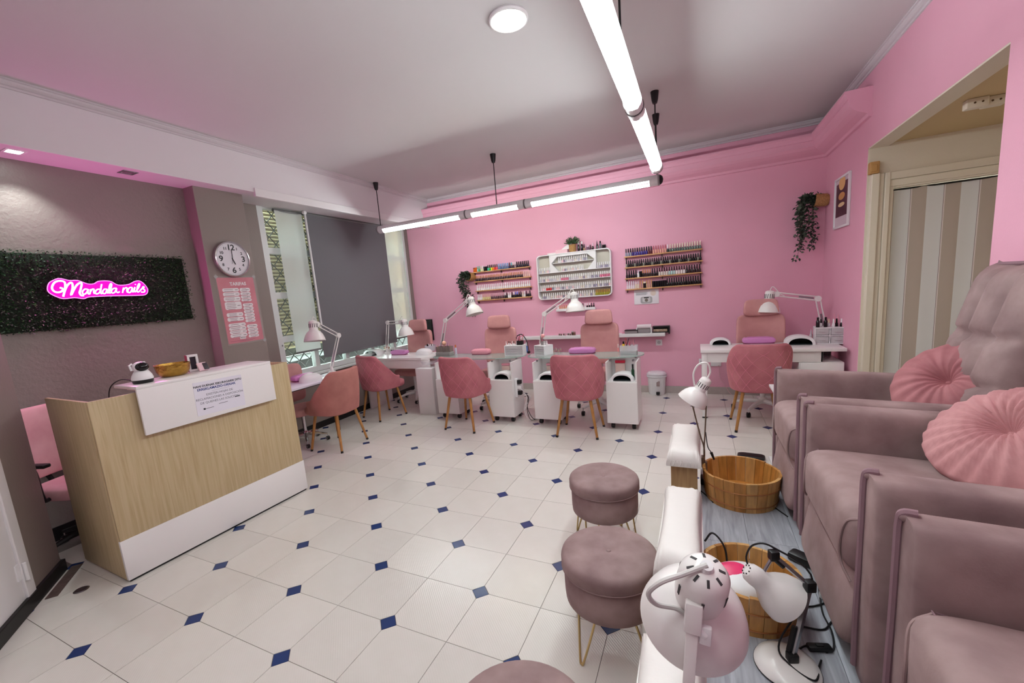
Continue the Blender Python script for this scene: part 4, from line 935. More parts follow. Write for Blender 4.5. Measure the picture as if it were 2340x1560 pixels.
# black gooseneck next to it
p = at(1212, 808); t = thing('gooseneck_holder', 'black gooseneck holder clamped at the rounded end of the glass desk', 'holder', (p.x - .03, p.y + .03, DZ)); bm = NB()
add_tube(bm, smooth_path([(0, 0, 0), (0, 0, .05), (-.03, .02, .16), (-.09, .03, .235), (-.15, .02, .22), (-.16, .01, .19)], 6), .006, 8); obj('gooseneck', bm, M_BLACK, t); bm = NB(); add_box(bm, (0, 0, .015), (.03, .04, .03), .006); obj('clamp', bm, M_BLACK, t)
# stone tray
p = at(1012, 814); qx, qy = p.x + .0, p.y + .06
t = thing('stone_tray', 'grey stone tray beside the pale pink pillow', 'tray', (qx, qy, DZ)); bm = NB(); bx(bm, -.11, .11, -.06, .06, 0, .05, .004); obj('tray_body', bm, M_STONE, t)
t = thing('glass_caddy', 'clear caddy of tools standing on the grey stone tray', 'caddy', (qx, qy, DZ + .0505)); bm = NB()
for b_ in ((-.105, .105, -.05, -.047, 0, .075), (-.105, .105, .047, .05, 0, .075), (-.105, -.102, -.05, .05, 0, .075), (.102, .105, -.05, .05, 0, .075), (-.002, .002, -.05, .05, 0, .075)): bx(bm, *b_)
obj('caddy_walls', bm, mat('smoked_acrylic', (150, 140, 134), .15, alpha=.5), t)
for k in range(8): brush(qx - .085 + .024 * k, qy - .02 + .02 * (k % 3), DZ + .056, (rnd.uniform(-.25, .25), rnd.uniform(-.2, .2)), rnd.uniform(.07, .13), rnd.choice((M_BLACK, M_GOLDM, M_PINKV)), (.03, mat('peach_powder', (226, 176, 150), .9)) if k == 4 else None, 'tool standing in the clear caddy on the stone tray', 'tools in the clear caddy')
p = at(1039, 810); bottle((p.x, p.y + .04, DZ), 'white spray bottle with an orange top beside the stone tray', 'spray bottle', (226, 214, 232), (230, 130, 70), 'tall', .1, 'spray_bottle')
p = at(975, 804); t = thing('round_tub', 'round clear tub of bottles on the desk corner under the slate blind', 'tub', (p.x + .01, p.y + .09, DZ)); bm = NB(); add_lathe(bm, [(0, .004), (.07, .004), (.085, .085), (.082, .085), (.066, .008), (0, .008)], 28); obj('tub_body', bm, mat('milky_plastic', (226, 222, 232), .25, alpha=.7), t)
for k in range(7): a = k * .9; bottle((p.x + .01 + .045 * math.cos(a), p.y + .09 + .04 * math.sin(a), DZ + .008), 'bottle standing in the round clear tub', 'bottles in the round tub', rnd.choice((WH, BK)), BK if k % 3 else WH, 'std', .1)
p = at(873, 804); qx, qy = p.x + .02, p.y + .1
cup('rose gold tool cup behind the lilac pillow', qx, qy, DZ, .045, .065, mat('rose_gold', (206, 150, 120), .25, metal=.8))
for k in range(2): brush(qx + .01 * k, qy, DZ + .008, (-.05, 0), .15, M_PINKV, None, 'pink file in the rose gold cup', 'files in the rose gold cup')
for k in range(3): p = at(888 + 4 * k, 806); bottle((p.x + .02, p.y + .05, DZ), 'white capped bottle behind the lilac pillow under the slate blind', 'bottles behind the pillow', BK, WH, 'std', .08)
p = at(1436, 811); qx, qy = p.x, p.y + .05
t = thing('tool_tray', 'grey tray with a clear divided rack on the glass desk by the bin', 'tray', (qx, qy, DZ)); bm = NB(); bx(bm, -.085, .085, -.045, .045, 0, .045, .003); obj('tray_body', bm, mat('pale_grey', (176, 176, 178), .5), t); bm = NB()
for b_ in ((-.09, .09, -.045, -.042, .045, .1), (-.09, .09, .042, .045, .045, .1), (-.09, -.087, -.045, .045, .045, .1), (.087, .09, -.045, .045, .045, .1), (-.03, -.027, -.045, .045, .045, .1), (.03, .033, -.045, .045, .045, .1)): bx(bm, *b_)
obj('divided_rack', bm, mat('clear_acrylic'), t)
for k in range(7): brush(qx - .06 + .02 * k, qy + .01 * (k % 3) - .01, DZ + .047, (rnd.uniform(-.1, .35), rnd.uniform(-.15, .15)), rnd.uniform(.09, .14), (M_GOLDM, M_BLACK, M_RED, M_RED, M_STEEL, M_STEEL, M_PINKV)[k], None, 'file standing in the clear divided rack', 'files in the divided rack')
bottle((qx - .055, qy, DZ + .047), 'yellow bottle with black cap in the divided rack', 'yellow bottle', (214, 170, 40), BK, 'tall', .075)
p = at(1411, 805); bottle((p.x, p.y + .06, DZ), 'slim pink bottle beside the divided rack', 'pink bottle', (236, 150, 150), (240, 220, 220), 'thin', .09)
for k in range(4): p = at(1262 + 5 * k, 806 - (k % 2) * 3); bottle((p.x, p.y + .07, DZ), 'tiny jar next to the two-tier drawer box', 'tiny jars', (196, 160, 150), (150, 140, 150), 'jar', .045, 'tiny_jar', 'jar')
p = at(1899, 785); qx, qy = p.x - .005, p.y + .07
drawer_box('white two-by-two drawer tower on the doorway desk', qx, qy, DZ, -.12, .245, .18, .165, 2, 2)
for k, (b_, c_) in enumerate(((BK, BK), (WH, BK), (BK, BK), (WH, (230, 214, 180)), (WH, WH), (BK, BK), (BK, WH))): bottle((qx - .10 + .032 * k, qy - .03 + .03 * (k % 2), DZ + .166), 'cosmetic bottle on top of the drawer tower', 'bottles on the drawer tower', b_, c_, 'tall' if k in (0, 2) else 'std', .078)
for k in range(3): brush(qx + .06 + .02 * k, qy + .05, DZ + .166, (.1 * k - .05, .1), .12, M_PINKV, None, 'thin pink brush behind the bottles on the drawer tower', 'brushes on the drawer tower')
for k, (px, c_) in enumerate(((1858, (214, 206, 214)), (1864, (170, 24, 40)), (1869, (150, 20, 36)))): p = at(px, 777); bottle((p.x, p.y + .1, DZ), 'red and clear bottles beside the drawer tower', 'bottles beside the drawer tower', c_, (226, 226, 230) if k == 0 else (160, 20, 36), 'drop', .105)
bottle((-.87 + .26, 4.40, .5165), 'dark green bottle in the open cubby by the bin', 'green bottle', (28, 66, 44), BK, 'tall', .13)
for k, x in enumerate((-.76, -1.55, -2.13)):
    t = thing('small_carton', ('red topped carton behind the cubby lamp by the bin', 'pink carton behind the cubby lamp under the drawer box', 'pink carton behind the cubby lamp by the adapters')[k], 'carton', (x, 4.55, .5165)); bm = NB(); bx(bm, -.05, .05, -.02, .02, 0, .12 + .03 * (k == 0), .002); obj('carton_body', bm, mat('carton_cream', (226, 196, 186), .6), t); bm = NB(); bx(bm, -.051, .051, -.021, .021, .125 + .03 * (k == 0), .15 + .03 * (k == 0)); obj('carton_lid', bm, M_RED if k == 0 else M_PINKV, t)
# power adapters and cables between the two glass desks
t = thing('power_strip', 'white power strip with black adapters on the side of the desk cabinet', 'power strip', (-1.925, 4.36, .3)); part('strip_body', M_WPL, t, (-.013, .02, -.03, .03, 0, .22))
for z in (.03, .10, .16): part('adapter', M_BLACK if z != .10 else M_WPL, t, (.02, .065, -.03, .02, z, z + .045), bev=.004)
for k in range(5):
    bm = NB(); y0 = 4.34 + .012 * k; add_tube(bm, smooth_path([(-1.87 + .01 * k, y0, .42 - .04 * k), (-1.80 + .02 * (k % 3), y0, .30), (-1.84 + .03 * (k % 2), y0, .15), (-1.80 + .015 * k, y0 + .03, .02), (-1.78 + .01 * k, y0 + .2, .006), (-1.85, y0 + .5, .006)], 6), .0035, 6)
    tag(obj('power_cable', bm, (M_WPL if k % 2 == 0 else M_BLACK)), ('white cable hanging from the power strip' if k % 2 == 0 else 'black cable hanging from the power strip') + ' between the glass desks', 'cable', 'cables between the glass desks')

# ================================================================== back wall
WBY = YB
def wy(px, py, d=0.0): return PY(px, py, WBY - d)
M_SHELFW = wood('pine_shelf', (206, 158, 108), (182, 132, 86), scale=8, stretch=(.8, 6, 6), rough=.5)
def rail(label, pl, pr, d=.06, group='wooden polish shelves', m=None, th=.016):
    a, b = wy(*pl, d), wy(*pr, d); z = (a.z + b.z) / 2
    t = thing('wall_shelf', label, 'shelf', ((a.x + b.x) / 2, WBY, z), 0, group); w = (b.x - a.x) / 2
    part('shelf_board', m or M_SHELFW, t, (-w, w, -d, 0, -th, 0), bev=.0015)
    for x in (-w + .02, 0, w - .02): part('bracket', mat('dark_bracket', (70, 52, 48), .6), t, (x - .006, x + .006, -d * .5, 0, -.05, -th), bev=.001)
    return a.x, b.x, z
def zoomL(x, y): return (1040 + x / 8.668, 540 + y / 8.668)
def zoomR(x, y): return (1410 + x / 8.668, 530 + y / 8.668)
ordn = ['top', 'second', 'third', 'bottom']
rows = {}
for k, (l, r) in enumerate((((340, 700), (1475, 598)), ((365, 890), (1490, 795)), ((400, 1078), (1500, 984)), ((420, 1268), (1510, 1180)))):
    rows['L', k] = rail('%s pine shelf of the polish rack by the ivy basket' % ordn[k], zoomL(*l), zoomL(*r))
for k, (l, r) in enumerate((((140, 490), (1690, 318)), ((150, 708), (1695, 548)), ((155, 930), (1690, 775)), ((165, 1145), (1695, 1010)))):
    rows['R', k] = rail('%s pine shelf of the polish rack above the lamp poster' % ordn[k], zoomR(*l), zoomR(*r))
def cname(c):
    r,g,b=c; mx,mn=max(c),min(c)
    if mx<75 and mx-mn<40: return 'black'
    if mn>195: return 'white'
    if mx-mn<28: return 'grey' if mx<200 else 'pale'
    if r>=g>=b: return ('red' if g<80 else 'orange' if b<70 and r>190 and g<150 else 'yellow' if b<80 and g>150 else 'peach' if r>200 else 'tan')
    if r>=b>g: return 'pink' if r>150 else 'plum'
    if g>=r and g>=b: return 'green'
    return 'blue'
def fill(key, items, label, group, i0=0.012, i1=.012, hs=1.0):
    x0, x1, z = rows[key]; n = len(items); x0 += i0; x1 -= i1
    for k, (b_, c_, kd) in enumerate(items):
        bottle((x0 + (x1 - x0) * (k + .5) / n, WBY - .034, z + .0003), '%s %s with %s cap %s' % (cname(b_), 'jar' if kd == 'jar' else 'bottle', cname(c_), label[label.index(' on the ') + 1:]), group, b_, c_, kd, .086 * hs)
ORG, GRN = (206, 92, 28), (60, 150, 90)
fill(('L', 0), [(ORG, (120, 60, 20), 'jar'), (ORG, ORG, 'jar'), ((140, 190, 190), (120, 180, 160), 'std'), (GRN, (120, 170, 140), 'std'), ((226, 216, 180), (226, 222, 200), 'std'), ((226, 216, 180), WH, 'std'), (BK, BK, 'jar'), (BK, BK, 'jar'), ((60, 180, 160), BK, 'std'), ((60, 190, 70), BK, 'std'), ((240, 220, 40), BK, 'std'), ((240, 130, 30), BK, 'std'), ((226, 50, 50), BK, 'std'), ((226, 60, 90), BK, 'std')] + [((90, 110, 150), (120, 170, 220), 'std')] * 6 + [(NV, (60, 40, 60), 'std'), ((60, 50, 60), (90, 180, 190), 'std'), ((60, 60, 70), WH, 'std'), ((150, 120, 130), WH, 'std')] + [((30, 24, 44), BK, 'std')] * 7, 'coloured bottle on the top shelf of the rack by the ivy basket', 'bottles on the top left-rack shelf')
fill(('L', 1), [(BK, GD, 'thin')] * 29 + [((226, 190, 180), (226, 190, 170), 'thin')] * 4, 'gold capped bottle on the second shelf of the rack by the ivy basket', 'bottles on the second left-rack shelf', .02)
fill(('L', 2), [(WH, WH, 'std')] * 28, 'white bottle on the third shelf of the rack by the ivy basket', 'bottles on the third left-rack shelf')
fill(('L', 3), [(WH, WH, 'std')] * 3 + [((226, 216, 150), (226, 176, 160), 'thin')] * 5 + [((60, 40, 50), (196, 150, 160), 'thin')] * 8 + [(BK, WH, 'std'), (BK, BK, 'std'), (WH, WH, 'drop'), (WH, WH, 'drop'), (BK, BK, 'std'), (BK, WH, 'std'), (BK, (80, 110, 210), 'std'), (BK, (80, 110, 210), 'std'), (BK, BK, 'std'), (BK, BK, 'std'), ((206, 186, 176), (226, 206, 190), 'drop'), (WH, WH, 'std'), (BK, BK, 'std'), (BK, (226, 200, 206), 'std'), (BK, BK, 'std')], 'mixed bottle on the bottom shelf of the rack by the ivy basket', 'bottles on the bottom left-rack shelf')
fill(('R', 0), [((150, 150, 170), BK, 'std')] * 3 + [((56, 44, 130), BK, 'std')] * 7 + [((90, 30, 40), BK, 'std')] * 2 + [((232, 170, 150), (196, 96, 110), 'thin')] * 6 + [((40, 56, 56), WH, 'round')] + [((96, 112, 108), (240, 226, 206), 'round')] * 13, 'polish bottle on the top shelf of the rack above the lamp poster', 'bottles on the top right-rack shelf', .01, .01, 1.15)
fill(('R', 1), [((24, 24, 26) if k % 4 else (120, 120, 110), BK, 'std') for k in range(34)], 'black polish bottle on the second shelf of the rack above the lamp poster', 'bottles on the second right-rack shelf', .01, .01, 1.05)
fill(('R', 2), [((26, 22, 26), BK, 'std')] * 5 + [(WH, (226, 226, 240), 'drop'), (BK, BK, 'jar')] + [((40, 30, 28), (206, 140, 96), 'std')] * 4 + [((30, 24, 26), BK, 'std')] * 3 + [((216, 206, 200), (50, 14, 22), 'std')] * 4 + [((176, 206, 206), (50, 14, 22), 'std')] * 3 + [((226, 216, 216), (50, 14, 22), 'std')] * 4 + [((40, 30, 32), (30, 16, 20), 'std')] * 6, 'polish bottle on the third shelf of the rack above the lamp poster', 'bottles on the third right-rack shelf', .01, .015, 1.15)
fill(('R', 3), [((230, 216, 226), (230, 220, 230), 'std')] * 4 + [((226, 206, 190), WH, 'drop')] * 2 + [((206, 156, 140), (206, 150, 90), 'thin')] * 2 + [(BK, (236, 226, 200), 'jar')] + [((216, 170, 140), (206, 150, 90), 'thin')] * 3 + [(BK, (20, 16, 26), 'jar')] * 6 + [((18, 15, 18), BK, 'std')] * 15, 'polish bottle on the bottom shelf of the rack above the lamp poster', 'bottles on the bottom right-rack shelf', .012, .01, 1.2)

# white display cabinet
def zD(x, y, d=.09): return wy(1220 + x / 7.8, 520 + y / 7.8, d)
L_, R_ = zD(60, 880), zD(1380, 790); TOPZ = (zD(400, 462).z + zD(1000, 395).z) / 2; BOTZ = (zD(300, 1275).z + zD(1100, 1228).z) / 2
dcx, dcz = (L_.x + R_.x) / 2, BOTZ; DW, DH = R_.x - L_.x, TOPZ - BOTZ
t = thing('polish_display', 'white wall display cabinet with rounded corners full of sample bottles', 'display cabinet', (dcx, WBY, dcz)); DD = .09
bm = NB(); out = rrect(DW, DH, .06, 6); inn = rrect(DW - .026, DH - .026, .05, 6)
def rimface(bm, A, B, yA, yB):
    a = [bm.verts.new((x, -yA, y + DH / 2)) for x, y in A]; b = [bm.verts.new((x, -yB, y + DH / 2)) for x, y in B]
    for i in range(len(a)): bm.faces.new((a[i], a[(i + 1) % len(a)], b[(i + 1) % len(b)], b[i]))
rimface(bm, out, out, 0, DD); rimface(bm, out, inn, DD, DD); rimface(bm, inn, inn, DD, .01); obj('frame', bm, M_WPL, t)
bm = NB(); add_prism(bm, [(x, y) for x, y in out], 0, .01, Matrix.Translation((0, 0, DH / 2)) @ FR_BACK); obj('back_panel', bm, mat('display_back', (196, 190, 178), .6), t)
def dl(x, y): v = zD(x, y); return v.x - dcx, v.z - dcz
shz = [(dl(80, 815)[1] + dl(1350, 705)[1]) / 2, (dl(90, 970)[1] + dl(1355, 872)[1]) / 2, (dl(95, 1127)[1] + dl(1360, 1037)[1]) / 2]
for z in shz: part('display_shelf', M_WPL, t, (-DW / 2 + .012, DW / 2 - .012, -DD + .004, -.01, z - .008, z))
xa, xb = dl(283, 640)[0], dl(1095, 560)[0]
for x in (xa, xb): part('divider', M_WPL, t, (x - .006, x + .006, -DD + .004, -.01, shz[0], DH - .013))
ap = [dl(308, 640), dl(405, 490), dl(940, 420), dl(1078, 560), dl(940, 690), dl(440, 755)]; mz = (ap[0][1] + ap[3][1]) / 2
hx0, hx1 = ap[0][0], ap[3][0]; tz = min(DH - .016, mz + .085); bz = shz[0]
hexp = [(hx0, mz), (hx0 + .085, tz), (hx1 - .1, tz), (hx1, mz), (hx1 - .1, bz + .004), (hx0 + .1, bz + .004)]
bm = NB(); rect = [(xa + .006, mz), (xa + .006, DH - .014), (xb - .006, DH - .014), (xb - .006, mz), (xb - .006, bz), (xa + .006, bz)]
a = [bm.verts.new((x, -DD + .008, z)) for x, z in hexp]; b = [bm.verts.new((x, -DD + .008, z)) for x, z in rect]; c = [bm.verts.new((x, -.012, z)) for x, z in hexp]
for i in range(6): bm.faces.new((a[i], a[(i + 1) % 6], b[(i + 1) % 6], b[i])); bm.faces.new((a[i], a[(i + 1) % 6], c[(i + 1) % 6], c[i]))
obj('hexagon_surround', bm, M_WPL, t, smooth=False); part('display_shelf', M_WPL, t, (hx0, hx1, -DD + .008, -.012, mz - .007, mz))
rnd = random.Random(21); SC = [(216, 210, 214), (206, 196, 204), (226, 190, 196), (190, 186, 196), (150, 140, 160), (220, 206, 196)]
def drow(x0, x1, z, n, label, group, cols=None, cap=WH, kind='std', h=.078):
    for k in range(n):
        cc = (cols or (lambda k: rnd.choice(SC)))(k); bottle((dcx + x0 + (x1 - x0) * (k + .5) / n, WBY - .052, dcz + z + .0003), cname(cc) + ' ' + label, group, cc, cap, kind, h, 'sample_bottle')
drow(-DW / 2 + .016, xa - .008, shz[0], 7, 'white capped sample bottle in the side bay next to the left rack', 'samples in the near bay')
drow(xb + .008, DW / 2 - .016, shz[0], 7, 'white capped sample bottle in the side bay next to the right rack', 'samples in the far bay')
drow(hx0 + .09, hx1 - .1, mz, 16, 'white capped sample bottle in the upper hexagon compartment', 'samples in the upper hexagon')
drow(hx0 + .13, hx1 - .16, bz + .004, 14, 'white capped sample bottle in the lower hexagon compartment', 'samples in the lower hexagon', h=.066)
drow(-DW / 2 + .02, DW / 2 - .02, shz[1], 35, 'white capped sample bottle on the second display row', 'samples on the second row', lambda k: (206, 110, 140) if 11 <= k <= 14 or k > 29 else rnd.choice(SC))
drow(-DW / 2 + .02, DW / 2 - .02, shz[2], 34, 'white capped sample bottle on the third display row', 'samples on the third row', lambda k: (196, 40, 50) if 3 <= k <= 5 else rnd.choice(SC))
drow(-DW / 2 + .05, DW * .27, .013, 25, 'white capped sample bottle on the bottom display row', 'samples on the bottom row')
drow(DW * .28, DW / 2 - .03, .013, 9, 'gold green mini bottle on the bottom display row', 'gold minis', lambda k: (150, 140, 50), (186, 140, 60))
# on top of the cabinet
zt = dcz + DH
p = zD(680, 420); tp = thing('potted_plant', 'small bushy green plant in a woven pot on top of the display cabinet', 'plant', (p.x, WBY - .05, zt + .0005))
M_WICK = mat('wicker', (196, 150, 96), .8, bump=.9, bscale=120, var=.35, vscale=60)
bm = NB(); add_lathe(bm, [(0, 0), (.042, 0), (.048, .02), (.05, .1), (.046, .1), (.044, .06), (0, .06)], 20); obj('woven_pot', bm, M_WICK, tp)
bm = NB(); rnd = random.Random(8)
for k in range(420):
    a = rnd.uniform(0, 2 * PI); e = rnd.uniform(.1, 1.35); r = rnd.uniform(.03, .1); c = Vector((math.cos(a) * math.cos(e) * r * 1.1, math.sin(a) * math.cos(e) * r * .45, .1 + math.sin(e) * r)); leaf(bm, c, Vector((math.cos(a), math.sin(a) * .5, .7)), Vector((rnd.random(), rnd.random(), .2)), .026, .0055)
o = obj('foliage', bm, mat('plant_green', (62, 92, 58), .5), tp, smooth=False, recalc=False); o['kind'] = 'stuff'
for k, (zx, b_, c_, kd, h) in enumerate(((785, BK, WH, 'tall', .1), (845, BK, WH, 'tall', .1), (885, (150, 120, 90), BK, 'std', .085), (950, (120, 90, 110), (226, 190, 210), 'jar', .075), (995, (60, 30, 50), BK, 'std', .07), (1040, BK, (230, 200, 214), 'std', .09), (1118, BK, BK, 'drop', .115), (1175, (110, 110, 120), BK, 'tall', .08), (1225, BK, BK, 'jar', .06), (1255, BK, BK, 'jar', .06))):
    p = zD(zx, 400); bottle((p.x, WBY - .045, zt + .0005), 'dark cosmetic bottle on top of the display cabinet', 'bottles on top of the display', b_, c_, kd, h)
for k, (x0, x1, z0, z1, rz) in enumerate(((90, 240, .0, .008, 0), (230, 380, .0, .02, 0), (380, 590, .0, .05, 0))):
    a, b = zD(x0, 470), zD(x1, 440); bm = NB(); bx(bm, 0, b.x - a.x, -.07, -.01, 0, z1, .002); o = obj('polish_palette', bm, mat('palette_%d' % k, ((206, 130, 150), (226, 214, 216), (232, 190, 200))[k], .4)); o.location = (a.x, WBY, zt + .0005); tag(o, ('flat rose sample card', 'thin white sample card', 'pale pink sample box')[k] + ' lying on top of the display cabinet', 'sample card')
p0, p1 = zD(470, 380), zD(600, 330); bm = NB(); add_prism(bm, [(0, 0), (.16, 0), (.16, .10)], -.0, .004, FR_BACK); o = obj('white_card', bm, M_WPL); o.location = (zD(455, 390).x, WBY - .02, zt + .0505); tag(o, 'white triangular card standing behind the woven pot', 'card')
# small white ledge under the display
a, b = wy(1190 + 540 / 6.686, 690 + 110 / 6.686, .08), wy(1190 + 1132 / 6.686, 690 + 85 / 6.686, .08); z = (a.z + b.z) / 2
t = thing('wall_shelf', 'short white ledge under the display cabinet', 'shelf', ((a.x + b.x) / 2, WBY, z)); w = (b.x - a.x) / 2; part('shelf_board', M_WPL, t, (-w, w, -.08, 0, -.03, 0)); part('shelf_lip', M_WPL, t, (-w, w, -.083, -.08, -.03, .008))
rnd = random.Random(2)
for k in range(18):
    b_, c_ = ((WH, WH), ((206, 150, 110), (196, 110, 70)), (BK, BK), (BK, WH))[0 if k < 1 else 1 if k < 7 else 2 if k < 9 else rnd.choice((0, 2, 3))]; bottle((a.x + .02 + (b.x - a.x - .04) * k / 17, WBY - .045, z + .0003), 'small bottle on the short white ledge under the display', 'bottles on the short ledge', b_, c_, 'std', .065)
# long white shelf
a, b = wy(1190, 690 + 545 / 6.686, .14), wy(1190 + 2205 / 6.686, 690 + 520 / 6.686, .14); z = (wy(1200, 766, .14).z + wy(1515, 765, .14).z) / 2
t = thing('wall_shelf', 'long white shelf behind the pink office chairs', 'shelf', ((a.x + b.x) / 2, WBY, z)); w = (b.x - a.x) / 2; part('shelf_board', M_WPL, t, (-w, w, -.16, 0, -.042, 0), bev=.002)
SZ = z + .0005
def sx(zx): return wy(1190 + zx / 6.686, 762, .1).x
t = thing('wooden_box', 'black edged open box at the end of the long white shelf', 'box', (sx(2140), WBY - .06, SZ)); bm = NB()
for b_ in ((-.10, .11, -.05, .05, .07, .085), (.095, .11, -.05, .05, -.02, .07), (-.10, .095, .03, .05, 0, .07), (-.10, .095, -.05, .03, 0, .012)): bx(bm, *b_)
obj('box_body', bm, M_BLACK, t); part('box_contents', mat('box_mix', (176, 150, 130), .6, var=.5, vscale=40), t, (-.09, .08, -.045, .025, .012, .045))
t = thing('rolled_towel', 'rolled white towel in a white rack on the long shelf', 'towel', (sx(1885), WBY - .07, SZ)); bm = NB(); add_tube(bm, [(-.09, 0, .085), (.09, 0, .085)], .03, 16); obj('towel_roll', bm, mat('towel_white', (228, 214, 220), .9), t); part('rack', M_WPL, t, (-.1, -.085, -.05, .05, 0, .07), (.085, .1, -.05, .05, 0, .07), (-.085, .085, .04, .05, .02, .035)); part('grey_cloth', mat('grey_cloth', (140, 130, 134), .9), t, (-.08, .08, -.04, .03, .0, .055), bev=.01)
t = thing('scissor_tray', 'dark tool tray on the long shelf beside the towel', 'tray', (sx(1690), WBY - .08, SZ)); part('tray_body', mat('grey_cloth'), t, (-.08, .08, -.05, .05, 0, .04)); part('tray_rim', M_BLACK, t, (-.085, .085, -.055, .055, .04, .05)); 
for k in range(8): bottle((sx(580 + 34 * k), WBY - .07 - .02 * (k % 2), SZ), 'small jar on the long shelf between the two middle chairs', 'jars on the long shelf', rnd.choice(((120, 80, 70), (206, 150, 160), (90, 70, 60))), rnd.choice(((206, 160, 170), (196, 190, 190))), 'jar', .04 + .03 * (k > 5), 'polish_jar', 'jar')
for k in range(3): bottle((sx(1560 + 30 * k), WBY - .09, SZ), 'pink jar on the long shelf beside the tool tray', 'pink jars on the long shelf', (216, 150, 170), (226, 190, 206), 'jar', .05, 'polish_jar', 'jar')
# hanging power panel, poster, picture
a, b = wy(965, 716), wy(993, 774); bm = NB(); bx(bm, 0, b.x - a.x, -.03, -.001, 0, 0.36, .003); t = thing('wall_panel', 'flat black panel on the pink wall beside the corner chair', 'panel', (a.x, WBY, b.z - .02)); obj('panel_body', bm, mat('satin_black', (12, 13, 14), .25), t)
bm = NB(); bx(bm, .01, b.x - a.x - .01, -.032, -.03, .01, .35); obj('panel_face', bm, mat('gloss_black2', (7, 9, 10), .12), t)
def zR(x, y): return wy(1410 + x / 8.668, 530 + y / 8.668, .004)
a, b, c = zR(345, 1440), zR(832, 1435), zR(360, 1150); t = thing('lamp_poster', 'white poster with a drawn nail lamp under the right polish rack', 'poster', (a.x, WBY, a.z)); pw_, ph_ = b.x - a.x, c.z - a.z
part('sheet', mat('poster_paper', (232, 228, 234), .5), t, (0, pw_, -.008, -.001, 0, ph_), bev=.001)
bm = NB(); add_prism(bm, [(pw_ * .5 + x * 1.2, ph_ * .28 + y * 1.2) for x, y in rrect(.125, .075, .022)], 0, .0006, Matrix.Translation((0, -.0085, 0)) @ FR_BACK); obj('printed_lamp', bm, mat('print_grey', (168, 166, 170), .5), t)
bm = NB(); add_prism(bm, [(pw_ * .5 + x, ph_ * .30 + y) for x, y in rrect(.10, .062, .018)], 0, .0006, Matrix.Translation((0, -.0092, 0)) @ FR_BACK); obj('printed_lamp_face', bm, mat('print_pale', (206, 204, 206), .5), t)
part('printed_screen', M_BLACK, t, (pw_ * .4, pw_ * .6, -.0105, -.0095, ph_ * .40, ph_ * .47), bev=0)
bm = NB(); add_lathe(bm, [(0, .011), (.022, .011), (.022, .009)], 16, T4(pw_ * .5, 0, ph_ * .27, RX(PI / 2))); obj('printed_dial', bm, mat('print_dial', (120, 112, 106), .5), t)
bm = NB(); add_lathe(bm, [(0, .0095), (.036, .0095), (.036, .008)], 18, T4(pw_ * .78, 0, ph_ * .72, RX(PI / 2))); obj('printed_hand', bm, mat('print_skin', (216, 200, 190), .5), t)
bm = NB()
for k in range(4): bx(bm, pw_ * .08, pw_ * (.55 - .05 * (k % 2)), -.0088, -.008, ph_ * (.78 - .05 * k), ph_ * (.78 - .05 * k) + .006)
obj('printed_text', bm, mat('print_text', (150, 148, 156), .5), t)
# framed picture on the right wall
q = [PX(1820 + x / 6.5, 380 + y / 6.5, XR) for x, y in ((605, 230), (785, 60), (790, 880), (612, 920))]; y0, y1 = max(v.y for v in q), min(v.y for v in q); z0 = sum(v.z for v in q[2:]) / 2; z1 = sum(v.z for v in q[:2]) / 2
t = thing('framed_picture', 'narrow white framed print on the pink side wall', 'picture', (XR, (y0 + y1) / 2, z0)); w = (y0 - y1) / 2; h = z1 - z0
bm = NB()
for b_ in ((-w, w, 0, .02), (-w, w, h - .02, h), (-w, -w + .02, .02, h - .02), (w - .02, w, .02, h - .02)): bx(bm, -.022, -.001, b_[0], b_[1], b_[2], b_[3], .002)
obj('frame', bm, M_WPL, t); part('mount', mat('mount_paper', (214, 196, 206), .6), t, (-.012, -.002, -w + .02, w - .02, .02, h - .02), bev=0); part('print', mat('print_plum', (96, 52, 66), .5, var=.5, vscale=8), t, (-.014, -.012, -w + .045, w - .05, .11, h - .06), bev=0)
for zz, hh, c_ in ((.22, .05, (222, 196, 150)), (.30, .09, (206, 150, 90)), (.42, .16, (232, 186, 120))):
    bm = NB(); add_super(bm, (-.0145, .0, zz), (.001, w * .45, hh * .4), 1, 1, 14, 8); obj('printed_shape', bm, mat('print_%d' % c_[0], c_, .5), t)

# ivy baskets
def ivy(label, px0, py0, plane, ax, path, npt, seed, pot_dir):
    o = PX(px0, py0, XR - .075) if plane == 'R' else wy(px0, py0, .075)
    t = thing('hanging_ivy', label, 'plant', tuple(o)); 
    bm = NB(); Mx = align(pot_dir).to_4x4(); add_lathe(bm, [(0, -.075), (.055, -.075), (.066, -.05), (.07, .05), (.064, .05), (.055, -.04), (0, -.05)], 20, Mx); obj('wicker_basket', bm, M_WICK, t)
    rnd = random.Random(seed); bm = NB(); st = NB()
    for s in range(11):
        off = Vector((rnd.uniform(-.075, .075), rnd.uniform(-.03, .03), 0)); L = rnd.uniform(.45, 1); P = [Vector(pot_dir) * .05, Vector(pot_dir) * .09 + Vector((0, 0, .03)) + off * .4]
        for q in path:
            if q[3] > L + .05: break
            P.append(Vector(q[:3]) + off)
        sp = smooth_path(P, 6); add_tube(st, sp, .0016, 4)
        for v in sp:
            for _ in range(2): leaf(bm, v + Vector((rnd.uniform(-.03, .03), rnd.uniform(-.02, .02), rnd.uniform(-.02, .02))), Vector((rnd.uniform(-1, 1), rnd.uniform(-1, 1), rnd.uniform(-.9, .4))), Vector((rnd.random(), rnd.random(), rnd.random())), rnd.uniform(.034, .05), rnd.uniform(.010, .014), rnd.choice((0, 0, 1)))
    obj('vines', st, mat('vine_brown', (60, 52, 40), .7), t); o2 = obj('leaves', bm, [mat('ivy_a', (44, 56, 46), .5), mat('ivy_b', (88, 102, 84), .5)], t, smooth=False, recalc=False); o2['kind'] = 'stuff'
